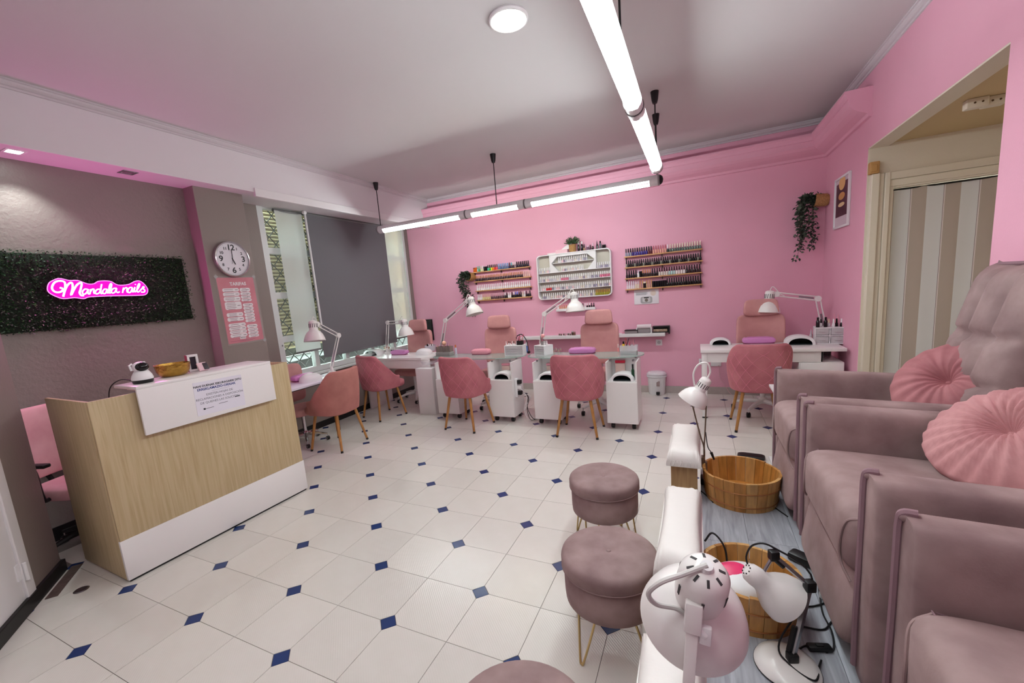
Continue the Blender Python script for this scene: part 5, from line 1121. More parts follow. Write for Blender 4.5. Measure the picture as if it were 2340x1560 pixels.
ivy('trailing ivy in a wicker basket in the far corner of the pink walls', 1874, 457, 'R', 0, [(-.09, 0, .05, .1), (-.12, 0, -.03, .2), (-.13, 0, -.14, .35), (-.13, 0, -.26, .5), (-.12, 0, -.38, .65), (-.13, 0, -.50, .8), (-.15, 0, -.62, 1)], 0, 4, (-1, 0, .12))
ivy('trailing ivy in a wicker basket beside the left polish rack', 1074, 632, 'B', 1, [(-.05, -.09, .06, .1), (-.10, -.08, -.02, .2), (-.12, -.06, -.14, .35), (-.07, -.05, -.26, .5), (-.05, -.05, -.38, .65), (.0, -.05, -.48, .8), (.01, -.05, -.60, 1)], 0, 9, (-.25, -1, .1))
# pedal bin
p = PZ(1500, 903); t = thing('pedal_bin', 'white pedal bin with a black pedal against the pink wall', 'bin', (p.x, p.y + .09, 0)); 
bm = NB(); Me = Matrix.Diagonal((1.05, .9, 1, 1)); add_lathe(bm, [(0, 0), (.092, 0), (.098, .01), (.112, .26), (.112, .275), (0, .275)], 28, Me); obj('bin_body', bm, M_WPL, t)
bm = NB(); add_lathe(bm, [(.118, .262), (.122, .272), (.12, .285), (.10, .305), (.05, .315), (0, .317)], 28, Me); obj('lid', bm, mat('bin_lid', (222, 214, 222), .35), t)
bm = NB(); add_lathe(bm, [(.117, .235), (.124, .25), (.117, .262)], 28, Me); obj('bag_edge', bm, mat('bin_bag', (240, 238, 244), .3, alpha=.8), t)
part('pedal', M_BLACK, t, (.0, .045, -.118, -.07, .012, .05), bev=.006); bm = NB(); add_box(bm, (.025, -.096, .16), (.04, .003, .07), 0, RX(-.08)); obj('sticker', bm, mat('bin_sticker', (176, 150, 150), .6, var=.4, vscale=60), t)
# outlets on the back wall
for lb, (px, py) in (('white socket under the long shelf', (1506, 782)), ('white socket behind the leg of the doorway desk', (1605, 826))):
    q = wy(px, py); t = thing('wall_socket', lb, 'socket', (q.x, WBY, q.z)); part('plate', M_WPL, t, (-.04, .04, -.010, -.001, -.04, .04), bev=.003); bm = NB(); add_lathe(bm, [(0, .0105), (.02, .0105), (.022, .0125), (.022, .009)], 18, T4(0, 0, 0, RX(PI / 2))); obj('socket_face', bm, mat('socket_grey', (190, 186, 190), .5), t)
q = wy(1636, 830); t = thing('wall_socket', 'white double socket under the doorway desk with a pink cable', 'socket', (q.x, WBY, q.z)); part('plate', M_WPL, t, (-.06, .06, -.012, -.001, -.035, .035), bev=.003)
bm = NB(); add_tube(bm, smooth_path([(q.x + .03, WBY - .02, q.z - .02), (q.x + .05, WBY - .03, q.z - .2), (q.x + .09, WBY - .04, .15), (q.x + .2, WBY - .12, .006), (q.x + .5, WBY - .3, .006)], 6), .003, 6); tag(obj('power_cable', bm, mat('pink_cable', (216, 170, 180), .5)), 'thin pink cable running down under the doorway desk', 'cable')
# curtain in the side doorway, sockets under its ceiling
t = thing('striped_curtain', 'white and beige striped curtain across the side doorway', 'curtain', (1.96, 4.715, 0))
def stripe_mat():
    m = mat('stripe_cloth', (222, 222, 222), .85); nt = m.node_tree; b = nt.nodes['Principled BSDF']; tc = nt.nodes.new('ShaderNodeTexCoord'); sp = nt.nodes.new('ShaderNodeSeparateXYZ'); nt.links.new(tc.outputs['Object'], sp.inputs[0])
    ad = nt.nodes.new('ShaderNodeMath'); ad.operation = 'ADD'; ad.inputs[1].default_value = .461 + 20 * .206; nt.links.new(sp.outputs[0], ad.inputs[0])
    dv = nt.nodes.new('ShaderNodeMath'); dv.operation = 'DIVIDE'; dv.inputs[1].default_value = .206; nt.links.new(ad.outputs[0], dv.inputs[0]); fr_ = nt.nodes.new('ShaderNodeMath'); fr_.operation = 'FRACT'; nt.links.new(dv.outputs[0], fr_.inputs[0])
    cr = nt.nodes.new('ShaderNodeValToRGB'); cr.color_ramp.interpolation = 'CONSTANT'; e = cr.color_ramp.elements; e[0].position = 0; e[0].color = (*lin((226, 226, 226)), 1); e[1].position = .51; e[1].color = (*lin((140, 126, 124)), 1)
    for pz, c_ in ((.525, (226, 216, 214)), (.56, (186, 172, 160))): q = e.new(pz); q.color = (*lin(c_), 1)
    nt.links.new(fr_.outputs[0], cr.inputs[0]); nt.links.new(cr.outputs[0], b.inputs['Base Color']); return m
bm = NB()
def cf(u, v): x = (u - .5) * .98; return Vector((x, .004 * math.sin(x * 30.5 + .4) + .004 * math.sin(x * 11 + v * 2), .02 + v * 2.085))
add_grid(bm, cf, 90, 14); obj('curtain_cloth', bm, stripe_mat(), t)
bm = NB(); add_tube(bm, [(-.49, 0, 2.103), (-.2, 0, 2.101), (.2, 0, 2.101), (.55, 0, 2.103)], .0075, 8); obj('curtain_wire', bm, M_BLACK, t)
for k, (px, py, lb) in enumerate(((2232, 237, 'surface socket beside the flat box under the side room ceiling'), (2272, 232, 'round pin surface socket under the side room ceiling'))):
    q = PZ(px, py, 2.44); t = thing('wall_socket', lb, 'socket', (q.x, q.y, 2.4695)); part('socket_box', M_CREAM, t, (-.055, .045, -.03, .03, -.055, 0), bev=.006); bm = NB()
    for dx in (-.02, .015): add_lathe(bm, [(0, .0312), (.006, .0312), (.006, .029)], 10, T4(dx, 0, -.028, RX(PI / 2)))
    o = obj('socket_holes', bm, mat('socket_brown', (90, 66, 40), .6), t); o['kind'] = 'stuff'
# ================================================================== pedicure corner
def AD(px, py, d): return EYE + ray(px, py) * d
# velvet stools
def stool(label, x, y, rz, group):
    t = thing('velvet_stool', label, 'stool', (x, y, 0), rz, group); R = .196
    bm = NB(); add_lathe(bm, [(0, .205), (R * .90, .205), (R * .955, .215), (R * .97, .25), (R * .97, .352), (R * .95, .356)], 48); obj('drum', bm, V_MAUVE, t, ang=50)
    bm = NB(); add_lathe(bm, [(R * .95, .352), (R * 1.0, .356), (R * 1.02, .364), (R * 1.02, .396), (R * 1.0, .409), (R * .93, .420), (R * .6, .430), (R * .3, .429), (R * .14, .424), (R * .05, .416), (0, .413)], 48); lid = obj('lid_cushion', bm, V_MAUVE, t, ang=60)
    bm = NB(); add_lathe(bm, [(0, .4195), (.008, .4185), (.0115, .414)], 16); obj('button', bm, V_MAUVE, lid)
    bm = NB(); add_tube(bm, [(R * 1.005 * math.cos(2 * PI * k / 48), R * 1.005 * math.sin(2 * PI * k / 48), .357) for k in range(48)], .0035, 6, closed=True); obj('lid_piping', bm, V_MAUVE, lid)
    for k in range(4):
        a = PI / 4 + k * PI / 2; u = Vector((math.cos(a), math.sin(a), 0)); s = Vector((-u.y, u.x, 0))
        bm = NB(); add_tube(bm, smooth_path([u * .15 + s * .045 + Vector((0, 0, .21)), u * .175 + s * .026 + Vector((0, 0, .1)), u * .196 + s * .008 + Vector((0, 0, .012)), u * .197 + Vector((0, 0, .005)), u * .196 - s * .008 + Vector((0, 0, .012)), u * .175 - s * .026 + Vector((0, 0, .1)), u * .15 - s * .045 + Vector((0, 0, .21))], 5), .0048, 8); obj('hairpin_leg', bm, mat('brushed_gold', (196, 172, 120), .28, metal=.9), t)
    return t
G4 = 'mauve velvet stools'
stool('mauve velvet stool with a deep button beside the farthest footrest', -.505, 2.30, .5, G4)
stool('mauve velvet stool beside the middle footrest', -.345, 1.605, .3, G4)
stool('mauve velvet stool next to the big arm lamp', -.425, .815, .2, G4)
# footrests
M_OAK2 = wood('footrest_oak', (190, 160, 116), (164, 132, 90), scale=7, stretch=(9, 9, .7), rough=.5, dist=.5, lo=.3, hi=.65)
M_VINYL = mat('white_vinyl', (232, 228, 224), .38, bump=.15, bscale=18)
def footrest(label, x0, x1, y0, y1, ztop, group='footrests'):
    t = thing('footrest', label, 'footrest', ((x0 + x1) / 2, (y0 + y1) / 2, 0), 0, group); hx, hy = (x1 - x0) / 2, (y1 - y0) / 2
    part('wooden_box', M_OAK2, t, (-hx + .012, hx - .012, -hy + .05, hy - .02, 0, ztop - .075))
    bm = NB(); nu, nv = 40, 30
    def fn(u, v):
        yy = -hy + 2 * hy * v; a = -PI * .02 + (PI * 1.04) * u; waist = 1 - .10 * math.sin(PI * min(1, max(0, v))) ** 1.5
        x = hx * waist * 1.06 * spow(math.cos(a), .35) * -1; z = ztop - .088 + .088 * spow(max(0, math.sin(a)), .45) * (.92 + .08 * math.cos((v - .5) * 2.2))
        e = max(0, abs(v - .5) * 2 - .86) / .14; z = ztop - .088 + (z - ztop + .088) * (1 - .5 * e * e); yy *= (1 - .0 * e)
        z += .0025 * math.sin(u * 60) * (e > 0) ; x *= (1 + .05 * e)
        return Vector((x, yy, z))
    g = add_grid(bm, fn, nu, nv)
    for jj in (0, nv - 1): bm.faces.new([g[i][jj] for i in range(nu)])
    bm.faces.new([bm.verts.new(fn(0, 0)), bm.verts.new(fn(1, 0)), bm.verts.new(fn(1, 1)), bm.verts.new(fn(0, 1))]); c = obj('vinyl_cushion', bm, M_VINYL, t, ang=55)
    bm = NB()
    for k in range(9):
        x = -hx * .85 + hx * 1.7 * k / 8; add_tube(bm, smooth_path([(x * 1.0, -hy - .001, ztop - .082), (x * .97 + .004 * (k % 2), -hy - .003, ztop - .064), (x * .95, -hy + .004, ztop - .05)], 4), .0022, 5)
    obj('gathered_folds', bm, M_VINYL, c); return t
footrest('oak footrest with a white vinyl pad carrying the small lamp', -.152, .006, 2.31, 2.83, .60)
footrest('oak footrest with a white vinyl pad between the two wooden buckets', -.137, .006, 1.36, 1.94, .60)
footrest('oak footrest with a white vinyl pad under the big arm lamp', -.14, .006, .55, 1.06, .60)
# wooden buckets
def bucket(label, x, y, z, rz, sc=1.0):
    t = thing('wooden_bucket', label, 'bucket', (x, y, z), rz, 'wooden foot buckets'); n = 22; R0, R1, H, th = .172 * sc, .190 * sc, .165 * (sc ** .5), .014; rnd = random.Random(int(abs(x) * 1000) + 5)
    for k in range(n):
        a0 = 2 * PI * (k + .02) / n; a1 = 2 * PI * (k + .98) / n; bm = NB(); cols = []
        for z_ in (0, H):
            r = R0 + (R1 - R0) * z_ / H; hh = H - (.005 if (k % 11 in (0, 1)) else 0) if z_ else 0
            cols.append([bm.verts.new((rr_ * math.cos(a), rr_ * math.sin(a), hh)) for a in (a0, (a0 + a1) / 2, a1) for rr_ in (r, r - th)])
        A, B = cols
        for i in (0, 2): bm.faces.new((A[i], A[i + 2], B[i + 2], B[i])); bm.faces.new((A[i + 1], B[i + 1], B[i + 3], A[i + 3])); bm.faces.new((B[i], B[i + 2], B[i + 3], B[i + 1])); bm.faces.new((A[i], A[i + 1], A[i + 3], A[i + 2]))
        bm.faces.new((A[0], B[0], B[1], A[1])); bm.faces.new((A[4], A[5], B[5], B[4]))
        c = rnd.choice(((206, 150, 84), (191, 132, 66), (216, 166, 102), (198, 142, 74))); m = wood('stave_%d' % c[0], c, tuple(int(v * .8) for v in c), scale=9, stretch=(5, 5, .8), rough=.35, lo=.3, hi=.7); obj('stave', bm, m, t, smooth=False)
    bm = NB(); add_lathe(bm, [(0, .024), (R0 - th + .003, .024), (R0 - th, .008), (0, .008)], 32); obj('bottom', bm, wood('bucket_floor', (214, 150, 70), (180, 112, 44), scale=8, stretch=(1, 10, 1), rough=.3), t)
    for zz in (.028 * sc, .105 * sc):
        r = R0 + (R1 - R0) * zz / H + .001; bm = NB(); add_tube(bm, [(r * math.cos(2 * PI * k / 48), r * math.sin(2 * PI * k / 48), zz) for k in range(48)], .003, 6, closed=True); obj('hoop', bm, mat('copper_hoop', (176, 120, 76), .35, metal=.6), t)
    return t
bucket('empty wooden bucket beside the far recliner', .208, 2.468, PLAT, .2)
bucket('wooden bucket holding the white and pink nail lamp', .165, 1.60, PLAT, .9, .86)
p = PZ(1690, 1350, .50)
t = thing('uv_nail_lamp', 'white domed nail lamp with a pink top resting in the wooden bucket', 'nail lamp', (.14, 1.565, PLAT + .034), .3)
bm = NB(); add_super(bm, (0, 0, .06), (.108, .095, .075), .75, .9, 36, 18); obj('shell', bm, M_WPL, t); bm = NB(); add_super(bm, (-.02, .01, .086), (.078, .064, .052), .8, .95, 32, 14); obj('pink_top', bm, mat('hot_pink_plastic', (226, 50, 106), .35), t)
# recliners
def recliner(label, yf, yn, group, x0=.42):
    """yf / yn: piping lines of the far and near arm"""
    yc = (yf + yn) / 2; w = yf - yn; t = thing('recliner', label, 'armchair', (x0, yc, PLAT), 0, group); AT = .118
    M_DARK = V_MAUVE
    part('base_frame', M_BLACK, t, (.10, .74, -w / 2 + .03, w / 2 - .03, 0, .07), bev=.01)
    for s in (1, -1):
        cy = s * w / 2; bm = NB()
        def prof(u, v):
            # u around section (y,z), v along x
            a = 2 * PI * u; hy, hz = AT / 2, .315; y = hy * spow(math.cos(a), .42); z = .345 + hz * spow(math.sin(a), .22)
            x = -.004 + .80 * v; f = 1.0
            if v < .04: f = .72 + .28 * (v / .04) ** .5
            y *= f; z = .345 + (z - .345) * (.985 + .015 * f) - .035 * v * (z > .345)
            return Vector((x, cy + y, z))
        vs = [0, .006, .015, .03, .05, .1, .2, .35, .5, .65, .8, .9, 1]; g = []
        for v in vs: g.append([bm.verts.new(prof(i / 36, v)) for i in range(36)])
        for A, B in zip(g, g[1:]):
            for i in range(36): bm.faces.new((A[i], A[(i + 1) % 36], B[(i + 1) % 36], B[i]))
        bm.faces.new(g[0]); bm.faces.new(g[-1][::-1]); arm = obj('armrest', bm, V_MAUVE, t, ang=60)
        bm = NB(); pts = [(-.007, cy + .03, .05), (-.008, cy + .032, .2), (-.007, cy + .03, .4), (-.007, cy + .03, .58), (-.007, cy + .028, .635), (-.004, cy + .02, .660), (.018, cy + .012, .664)]
        add_tube(bm, smooth_path(pts, 5), .0095, 8); obj('piping', bm, mat('mauve_piping', (136, 106, 114), .8), arm)
        bm = NB(); add_super(bm, (.004, cy + .02, .652), (.018, .014, .014), 1, 1, 12, 8); obj('pinched_corner', bm, V_MAUVE, arm)
        for q in (1, -1):
            bm = NB(); yy = cy + q * (AT / 2 + .001); add_tube(bm, smooth_path([(.012, yy - q * .012, .49), (.05, yy, .478), (.2, yy, .463), (.5, yy, .455)], 4), .0016, 5); obj('arm_seam', bm, mat('mauve_piping'), arm)
    hw = w / 2 - AT / 2 + .004
    bm = NB(); add_super(bm, (.31, 0, .385), (.345, hw, .112), .35, .22, 56, 20, warp=lambda p: Vector((p.x, p.y, p.z - .02 * (p.x / .345) + .012 * (1 - (p.y / hw) ** 2) * (p.z > 0)))); seat = obj('seat_cushion', bm, V_MAUVE, t, ang=60)
    bm = NB(); add_tube(bm, [(.02 + .004 * math.sin(k), -hw * .94 + hw * 1.88 * k / 12, .506 - .012 * abs(k - 6) / 6) for k in range(13)], .0018, 5); obj('seat_seam', bm, mat('mauve_piping'), seat)
    for s in (1, -1):
        bm = NB(); add_tube(bm, smooth_path([(.02, s * hw * .93, .49), (-.022, s * hw * .86, .47), (-.032, s * hw * .8, .40), (-.03, s * hw * .82, .33), (-.015, s * hw * .95, .29)], 5), .004, 6); obj('end_piping', bm, V_MAUVE, seat)
    bm = NB(); add_super(bm, (.06, 0, .185), (.082, hw, .135), .3, .2, 48, 16, RY(.16)); obj('leg_rest_panel', bm, V_MAUVE, t, ang=60)
    # tufted back
    bw = hw - .006; bm = NB(); nu, nv = 29, 37
    def back(u, v, f):
        y = (u - .5) * 2 * bw; s_ = v; x = .625 + .205 * s_ ** .9; z = .43 + .735 * s_
        rx = 1 - abs(2 * u - 1) ** 5; rv = 1 - max(0, (v - .86) / .14) ** 3
        th = .10 * rx ** .5 * rv ** .5
        tuft = 0
        for cy_ in (-.33, .33): tuft += math.exp(-((u * 2 - 1 - cy_) / .05) ** 2) * (.3 + .7 * (v > .3))
        for cv in (.34, .60): tuft += math.exp(-((v - cv) / .025) ** 2)
        tuft = min(1.3, tuft)
        return Vector((x - th + .03 * tuft * rx, y, z + .02 * (1 - rx))) if f else Vector((x + .03, y, z - .01))
    A = add_grid(bm, lambda u, v: back(u, v, True), nu, nv); B = add_grid(bm, lambda u, v: back(u, v, False), nu, nv)
    for i in range(nu - 1):
        for jj in (0, nv - 1): bm.faces.new((A[i][jj], A[i + 1][jj], B[i + 1][jj], B[i][jj]))
    for j in range(nv - 1):
        for ii in (0, nu - 1): bm.faces.new((A[ii][j], A[ii][j + 1], B[ii][j + 1], B[ii][j]))
    bk = obj('tufted_back', bm, V_MAUVE, t, ang=70)
    bm = NB(); pts = [back(k / 16, 1, False) + Vector((-.04, 0, .012 - .012 * (abs(k - 8) > 7))) for k in range(17)]; add_tube(bm, pts, .009, 8); add_tube(bm, [back(0, k / 10, False) + Vector((-.03, -.004, 0)) for k in range(11)], .007, 6); add_tube(bm, [back(1, k / 10, False) + Vector((-.03, .004, 0)) for k in range(11)], .007, 6); obj('back_piping', bm, mat('mauve_piping'), bk)
    return t
G5 = 'mauve velvet recliners on the platform'
recliner('mauve velvet recliner with the dusky pink round cushion', 2.784, 2.168, G5)
recliner('mauve velvet recliner with the pale pink round cushion', 2.045, 1.352, G5)
recliner('mauve velvet recliner without a cushion', 1.131, .44, G5)
# round pleated cushions
def round_cushion(label, c, nrm, R, m, pleat, seed, spin=0):
    t = thing('round_cushion', label, 'cushion', tuple(c), 0, 'round pleated cushions'); Mx = align(nrm).to_4x4() @ Matrix.Rotation(spin, 4, 'Z'); rnd = random.Random(seed); N = 120; ph = [rnd.uniform(-.4, .4) for _ in range(N)]
    bm = NB()
    def side(sg):
        g = []
        for r_ in (0.02, .08, .16, .28, .42, .56, .7, .82, .91, .97, 1.0):
            ring = []
            for k in range(N):
                a = 2 * PI * k / N; tw = a + .35 * r_ if pleat else a
                z = .066 * (1 - r_ ** 3.2) * (1 - math.exp(-(r_ / .16) ** 1.5)) + .012
                wv = math.cos(tw * (24 if pleat else 17) + ph[k] * (0 if pleat else 1.5)); z += (.0075 if pleat else .0045) * wv * min(1, r_ * 3) * (1 - r_ ** 8 * .3)
                ring.append(bm.verts.new(Mx @ Vector((R * r_ * math.cos(a), R * r_ * math.sin(a), sg * z))))
            g.append(ring)
        for A, B in zip(g, g[1:]):
            for k in range(N): bm.faces.new((A[k], A[(k + 1) % N], B[(k + 1) % N], B[k]))
        bm.faces.new(g[0]); return g[-1]
    a, b = side(1), side(-1)
    for k in range(N): bm.faces.new((a[k], a[(k + 1) % N], b[(k + 1) % N], b[k]))
    obj('cushion_body', bm, m, t, ang=80); bm = NB(); add_super(bm, Mx @ Vector((0, 0, .016)), (.012, .012, .009), 1, 1, 12, 8); obj('centre_button', bm, m, t)
round_cushion('dusky rose round cushion with a pulled centre leaning on the far recliner', (1.03, 2.49, PLAT + .65), (-.62, -.50, .62), .215, velvet('dusky_rose_velvet', (180, 120, 124), (150, 88, 94)), False, 1)
round_cushion('pale pink round cushion with fine pleats leaning on the middle recliner', (.90, 1.795, PLAT + .64), (-.52, -.30, .80), .215, velvet('pale_pink_velvet', (200, 146, 148), (178, 120, 124)), True, 2)
# lamps of the pedicure corner
hd = PY(1606, 880, 2.58); sc = PY(1582, 915, 2.58); ax = (sc - hd).normalized()
t0 = thing('clip_lamp', 'small white clip lamp with a looped cord on the farthest footrest', 'lamp', (.03, 2.52, .45))
def shade_on(t, neck, ax, S, m, vents=14, wide=1.0, big=False):
    Mx = Matrix.Translation(neck) @ align(ax).to_4x4(); prof = [(0, -.055), (.018, -.053), (.030, -.045), (.034, -.032), (.034, .030), (.040, .038), (.058 * wide, .052), (.074 * wide, .074), (.084 * wide, .098), (.089 * wide, .118), (.0905 * wide, .124), (.088 * wide, .124), (.08 * wide, .098), (.07 * wide, .076), (.052 * wide, .055), (.03, .042)]
    if big: prof = [(0, -.075), (.018, -.073), (.032, -.064), (.040, -.048), (.042, -.02), (.042, .012), (.040, .028), (.05, .038), (.07, .052), (.085, .075), (.094, .105), (.0965, .118), (.093, .118), (.08, .08), (.05, .045)]
    bm = NB(); add_lathe(bm, [(r * S, z * S) for r, z in prof], 48, Mx); sh = obj('lamp_shade', bm, m, t); bm = NB()
    for k in range(vents): a = 2 * PI * k / vents; add_box(bm, Mx @ Vector(((.0422 if big else .0345) * S * math.cos(a), (.0422 if big else .0345) * S * math.sin(a), -.018 if big else 0)), (.0012 * S, .0048 * S, .030 * S), 0, Mx.to_3x3() @ RZ(a))
    obj('vent_slot', bm, mat('vent_dark'), sh); bm = NB(); add_super(bm, Mx @ Vector((0, 0, .08 * S)), (.028 * S,) * 3, 1, 1, 16, 10); obj('bulb', bm, mat('frosted_bulb'), sh); return sh, Mx
o0 = Vector((.03, 2.52, .45)); neck = hd - o0; sh, Mx = shade_on(t0, neck, ax, .92, M_WMET)
tp = Mx @ Vector((0, 0, -.052)); bm = NB(); add_tube(bm, smooth_path([tp, tp + Vector((.012, 0, .04)), tp + Vector((-.005, 0, .085)), tp + Vector((-.05, 0, .075)), tp + Vector((-.075, 0, .02)), tp + Vector((-.07, .01, -.05))], 6), .005, 8); obj('cord_loop', bm, M_WMET, t0)
M_BRONZE = mat('aged_metal', (120, 100, 84), .4, metal=.7)
for dx in (-.045, .01):
    bm = NB(); add_tube(bm, smooth_path([(dx * 1.3 + .0, .04, .34), (dx * .5, .02, .18), (.0, .0, .1), (.0, 0, .0)], 5), .004, 8); obj('support_rod', bm, M_BRONZE, t0)
bm = NB(); add_box(bm, (-.012, 0, .02), (.022, .05, .06), .004); add_box(bm, (.006, 0, -.06), (.02, .03, .16), .004); obj('clip', bm, M_BRONZE, t0)
bm = NB(); add_tube(bm, smooth_path([(.008, -.01, .2), (.018, -.02, .12), (.035, -.03, .09)], 5), .003, 6); add_tube(bm, [(.035, -.03, .09), (.05, -.035, .05)], [.008, .005], 8); obj('plug_cable', bm, M_BLACK, t0)
# big white lamp in front
B = Vector((-.02, .80, .605)); t1 = thing('arm_lamp', 'big white metal arm lamp standing over the nearest footrest', 'lamp', tuple(B)); nk = AD(1601, 1345, .70) - B; cen = AD(1574, 1440, .80) - B; ax = (cen - nk).normalized()
sh, Mx = shade_on(t1, nk, ax, .95, M_WMET, 6, 1.06, True)
bm = NB()
for k in range(8): a = 2 * PI * (k + .5) / 8; add_box(bm, Mx @ Vector((.0245 * .95 * math.cos(a), .0245 * .95 * math.sin(a), -.0690 * .95)), (.012, .004, .0012), 0, Mx.to_3x3() @ RZ(a) @ RY(-.576))
obj('top_vent', bm, mat('vent_dark'), sh); bm = NB(); add_lathe(bm, [(.011, -.0685), (.009, -.079), (0, -.080)], 14, Mx); obj('cord_collar', bm, M_WPL, sh)
jn = AD(1583, 1425, .665) - B; bs = AD(1572, 1580, .675) - B; dv = (bs - jn); lo_ = jn + dv * 1.9
bm = NB(); d = dv.normalized(); add_box(bm, (jn + lo_) / 2, (.018, .010, (lo_ - jn).length), .002, align(-d)); obj('arm_bar', bm, M_WMET, t1)
bm = NB(); add_box(bm, jn - d * .012, (.026, .018, .05), .003, align(-d)); obj('bracket', bm, M_WMET, t1)
kn = AD(1612, 1450, .66) - B; bm = NB(); add_tube(bm, [jn + (kn - jn) * .2, kn], .008, 12); add_box(bm, kn, (.018, .012, .03), .003, align(-d)); obj('wing_nut', bm, M_WPL, t1)
tp = Mx @ Vector((0, 0, -.080)); P1 = AD(1510, 1330, .66) - B; P2 = AD(1482, 1355, .67) - B; P3 = AD(1500, 1380, .69) - B; P4 = AD(1550, 1392, .70) - B; P5 = AD(1578, 1425, .695) - B
bm = NB(); add_tube(bm, smooth_path([tp, AD(1560, 1312, .66) - B, P1, P2, P3, P4, P5, P5 + d * .04], 8), .0042, 8); obj('cord', bm, mat('cord_grey', (200, 196, 194), .5), t1)
bm = NB(); add_tube(bm, [lo_, Vector((.0, -.02, .03)), (0, 0, 0)], .009, 10); obj('lower_arm', bm, M_WMET, t1); bm = NB(); add_lathe(bm, [(0, 0), (.075, 0), (.075, .012), (.02, .02), (0, .02)], 28); obj('foot', bm, M_WMET, t1)
# silver and black desk lamp on the platform
B = Vector((.243, 1.358, PLAT)); t2 = thing('table_lamp', 'white table lamp with black joints standing on the platform', 'lamp', tuple(B))
bm = NB(); add_lathe(bm, [(0, 0), (.088, 0), (.09, .004), (.09, .007), (0, .007)], 40); obj('base_rim', bm, M_BLACK, t2); bm = NB(); add_lathe(bm, [(.089, .007), (.085, .016), (.065, .028), (.03, .036), (0, .037)], 40); obj('base_dome', bm, M_WMET, t2)
pv = Vector((.012, -.006, .045)); el = PY(1850, 1338, 1.40) - B; hd2 = PY(1768, 1268, 1.41) - B
bm = NB(); add_tube(bm, [pv, el], .0095, 4); obj('lower_arm', bm, M_STEEL, t2); bm = NB(); add_tube(bm, [el, hd2], .0075, 4); obj('upper_arm', bm, M_STEEL, t2)
for nm, c, r in (('pivot_joint', pv, .017), ('elbow_joint', el, .017), ('head_joint', hd2, .016)): bm = NB(); add_box(bm, c, (r * 1.7, r * 1.5, r * 2), .004, RZ(.4)); obj(nm, bm, M_BLACK, t2)
for a_, b_ in ((pv, el), (hd2, el)): bm = NB(); q = (b_ - a_); add_tube(bm, [a_ + q * .08 + Vector((-.012, 0, 0)), a_ + q * .42 + Vector((-.012, 0, 0))], .008, 8); obj('spring_cover', bm, M_BLACK, t2)
nk2 = PY(1726, 1316, 1.385) - B; sc2 = PY(1790, 1358, 1.395) - B; ax2 = (sc2 - nk2).normalized(); S = .86
Mx = Matrix.Translation(nk2) @ align(ax2 + Vector((0, .12, -.18))).to_4x4(); prof = [(0, -.040), (.022, -.037), (.033, -.024), (.036, .0), (.036, .025), (.044, .045), (.062, .07), (.078, .10), (.085, .135), (.083, .135), (.07, .09), (.03, .05)]
bm = NB(); add_lathe(bm, [(r * S * 1.02, z * S) for r, z in prof], 40, Mx); sh2 = obj('lamp_shade', bm, M_WMET, t2)
bm = NB()
for k in range(8): a = 2 * PI * k / 8; add_lathe(bm, [(0, 0), (.0022, 0), (.0022, -.002)], 8, Mx @ Matrix.Translation((.017 * S * math.cos(a), .017 * S * math.sin(a), -.0395 * S)))
obj('top_vent', bm, mat('vent_dark'), sh2)
bm = NB(); add_tube(bm, [Mx @ Vector((.03 * S, 0, .02 * S)), hd2], .005, 8); obj('shade_stem', bm, M_STEEL, t2)
bm = NB(); a_ = Mx @ Vector((0, .03 * S, .0)); add_tube(bm, smooth_path([a_, a_ + Vector((-.01, .02, .04)), (a_ + hd2) / 2 + Vector((-.02, .02, .05)), hd2 + Vector((0, .01, .02)), el + Vector((.01, .012, .01)), pv + Vector((-.03, .02, .03)), pv + Vector((-.01, -.02, -.008)), (.06, -.05, .025), (.085, .02, .012), (.1, .06, .004)], 7), .003, 6); obj('lamp_cord', bm, M_BLACK, t2)
ZP = PLAT + .004
def cable(pts, label, m=M_BLACK, r=.003, group='black cables on the platform'):
    bm = NB(); add_tube(bm, smooth_path(pts, 7), r, 6); tag(obj('power_cable', bm, m), label, 'cable', group)
p = PZ(1872, 1482, ZP); t = thing('inline_switch', 'black inline cord switch lying on the platform', 'switch', (p.x, p.y, PLAT), .3); bm = NB(); add_box(bm, (0, 0, .009), (.07, .026, .018), .006); obj('switch_body', bm, M_BLACK, t); bm = NB(); add_box(bm, (0, 0, .0195), (.02, .012, .004), .001); obj('rocker', bm, M_RUBBER, t)
def pl(*a): return [tuple(PZ(x, y, ZP)) for x, y in a]
cable(pl((1815, 1490), (1840, 1475), (1858, 1478)), 'black lamp cord leading into the inline switch')
cable(pl((1888, 1490), (1905, 1480), (1900, 1440), (1880, 1400), (1872, 1350), (1868, 1310)), 'black lamp cord leading from the inline switch to the charger')
cable(pl((1830, 1430), (1880, 1438), (1900, 1420), (1922, 1395)), 'black cable running under the near recliner')
cable(pl((1820, 1370), (1850, 1385), (1890, 1375), (1912, 1362)), 'black cable looping beside the charger')
cable(pl((1880, 1300), (1892, 1275), (1905, 1290), (1895, 1330), (1885, 1350), (1905, 1345)), 'black cable coiled beside the charger')
cable(pl((1740, 1120), (1760, 1150), (1800, 1180)), 'black cable behind the empty bucket')
p = PZ(1858, 1300, PLAT); t = thing('charger_brick', 'black power supply on the platform in front of the middle recliner', 'charger', (p.x - .02, p.y + .03, PLAT), -.6); bm = NB(); add_box(bm, (0, 0, .018), (.12, .06, .036), .012); obj('brick_body', bm, M_BLACK, t); bm = NB(); add_box(bm, (.065, 0, .018), (.02, .02, .02), .006); obj('strain_relief', bm, M_RUBBER, t)
p = PZ(1900, 1345, PLAT); t = thing('power_strip', 'white power strip under the edge of the middle recliner', 'power strip', (p.x, p.y, PLAT), 1.2); part('strip_body', M_WPL, t, (-.09, .09, -.025, .025, 0, .032), bev=.006)
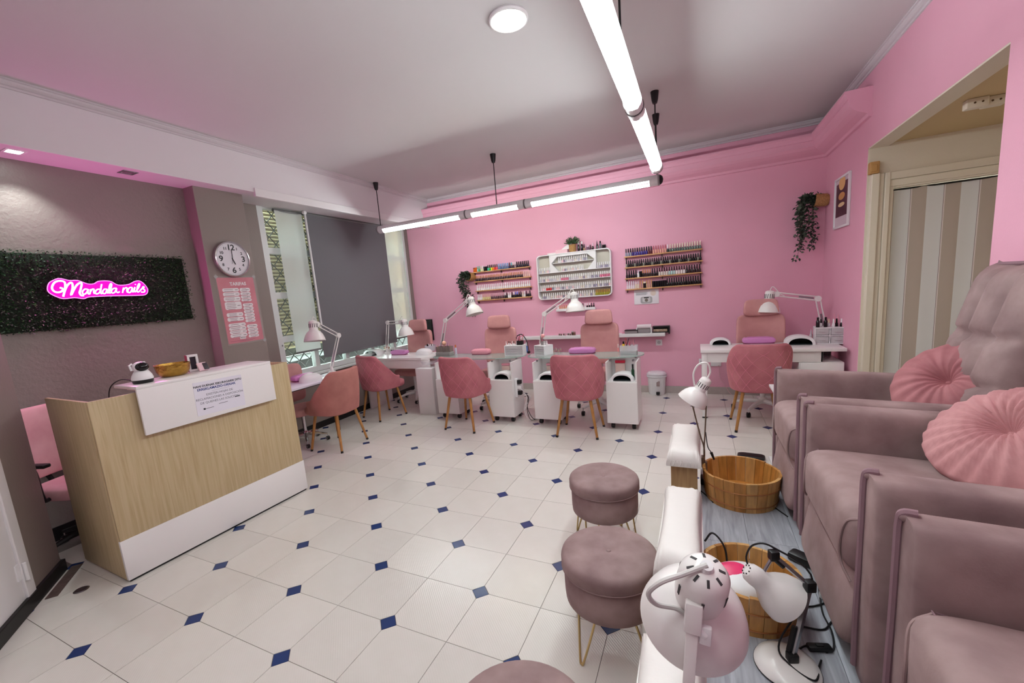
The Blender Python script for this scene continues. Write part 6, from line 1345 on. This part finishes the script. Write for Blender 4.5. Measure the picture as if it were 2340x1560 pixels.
for x in (-.05, 0, .05): part('plug', M_BLACK, t, (x - .015, x + .015, -.015, .015, .032, .06), bev=.004)
p = PZ(1606, 1086, PLAT); t = thing('power_adapter', 'black adapter between the farthest footrest and the empty bucket', 'adapter', (.025, 2.60, PLAT), 0); bm = NB(); add_box(bm, (0, 0, .02), (.03, .07, .04), .006); obj('adapter_body', bm, M_BLACK, t)
cable([(.012, 2.7, PLAT + .05), (.03, 2.66, PLAT + .09), (.045, 2.58, PLAT + .05), (.035, 2.50, ZP)], 'white cable behind the farthest footrest', M_WPL, .0035, 'cables behind the footrest')
cable([(.012, 2.74, PLAT + .09), (.03, 2.72, PLAT + .10), (.06, 2.70, PLAT + .08)], 'grey cable behind the farthest footrest', M_GREYPL, .003, 'cables behind the footrest')
cable([(.012, 2.48, ZP), (.04, 2.43, ZP), (.07, 2.36, ZP)], 'black cable at the foot of the farthest footrest', M_BLACK, .003, 'cables behind the footrest')
cable([(-.16, 2.43, .25), (-.175, 2.40, .22), (-.172, 2.36, .12), (-.16, 2.34, .03)], 'grey cord hanging on the tile side of the farthest footrest', M_GREYPL, .003, 'cables behind the footrest')
cable([(.02, 1.72, PLAT + .16), (.05, 1.74, PLAT + .19), (.09, 1.70, PLAT + .16), (.1, 1.66, PLAT + .08)], 'black cable bending into the occupied bucket', M_BLACK, .004, 'cable in the bucket')
# black case and white trolley leg behind the far recliner
q = PZ(1738, 1049, .02); t = thing('black_pouch', 'flat black pouch on the tiles behind the empty bucket', 'pouch', (q.x - .06, q.y + .06, 0), -.1); bm = NB(); add_super(bm, (0, 0, .016), (.10, .05, .016), .6, .4, 28, 10); obj('pouch_body', bm, M_BLACK, t)
q = PZ(1764, 1053); t = thing('folding_table', 'small white folding table behind the far recliner', 'table', (.76, 3.66, 0)); part('table_top', M_WPL, t, (-.24, .24, -.2, .2, .60, .62), bev=.004)
for sx_ in (-1, 1):
    bm = NB(); add_box(bm, (sx_ * .225, .0, .30), (.022, .022, .60), .003); add_tube(bm, [(sx_ * .225, -.0, .02), (sx_ * .12, .16, .14)], .006, 8); obj('leg', bm, M_WPL, t)
    bm = NB(); add_box(bm, (sx_ * .225, 0, .01), (.024, .34, .02), .003); obj('foot_bar', bm, M_WPL, t)
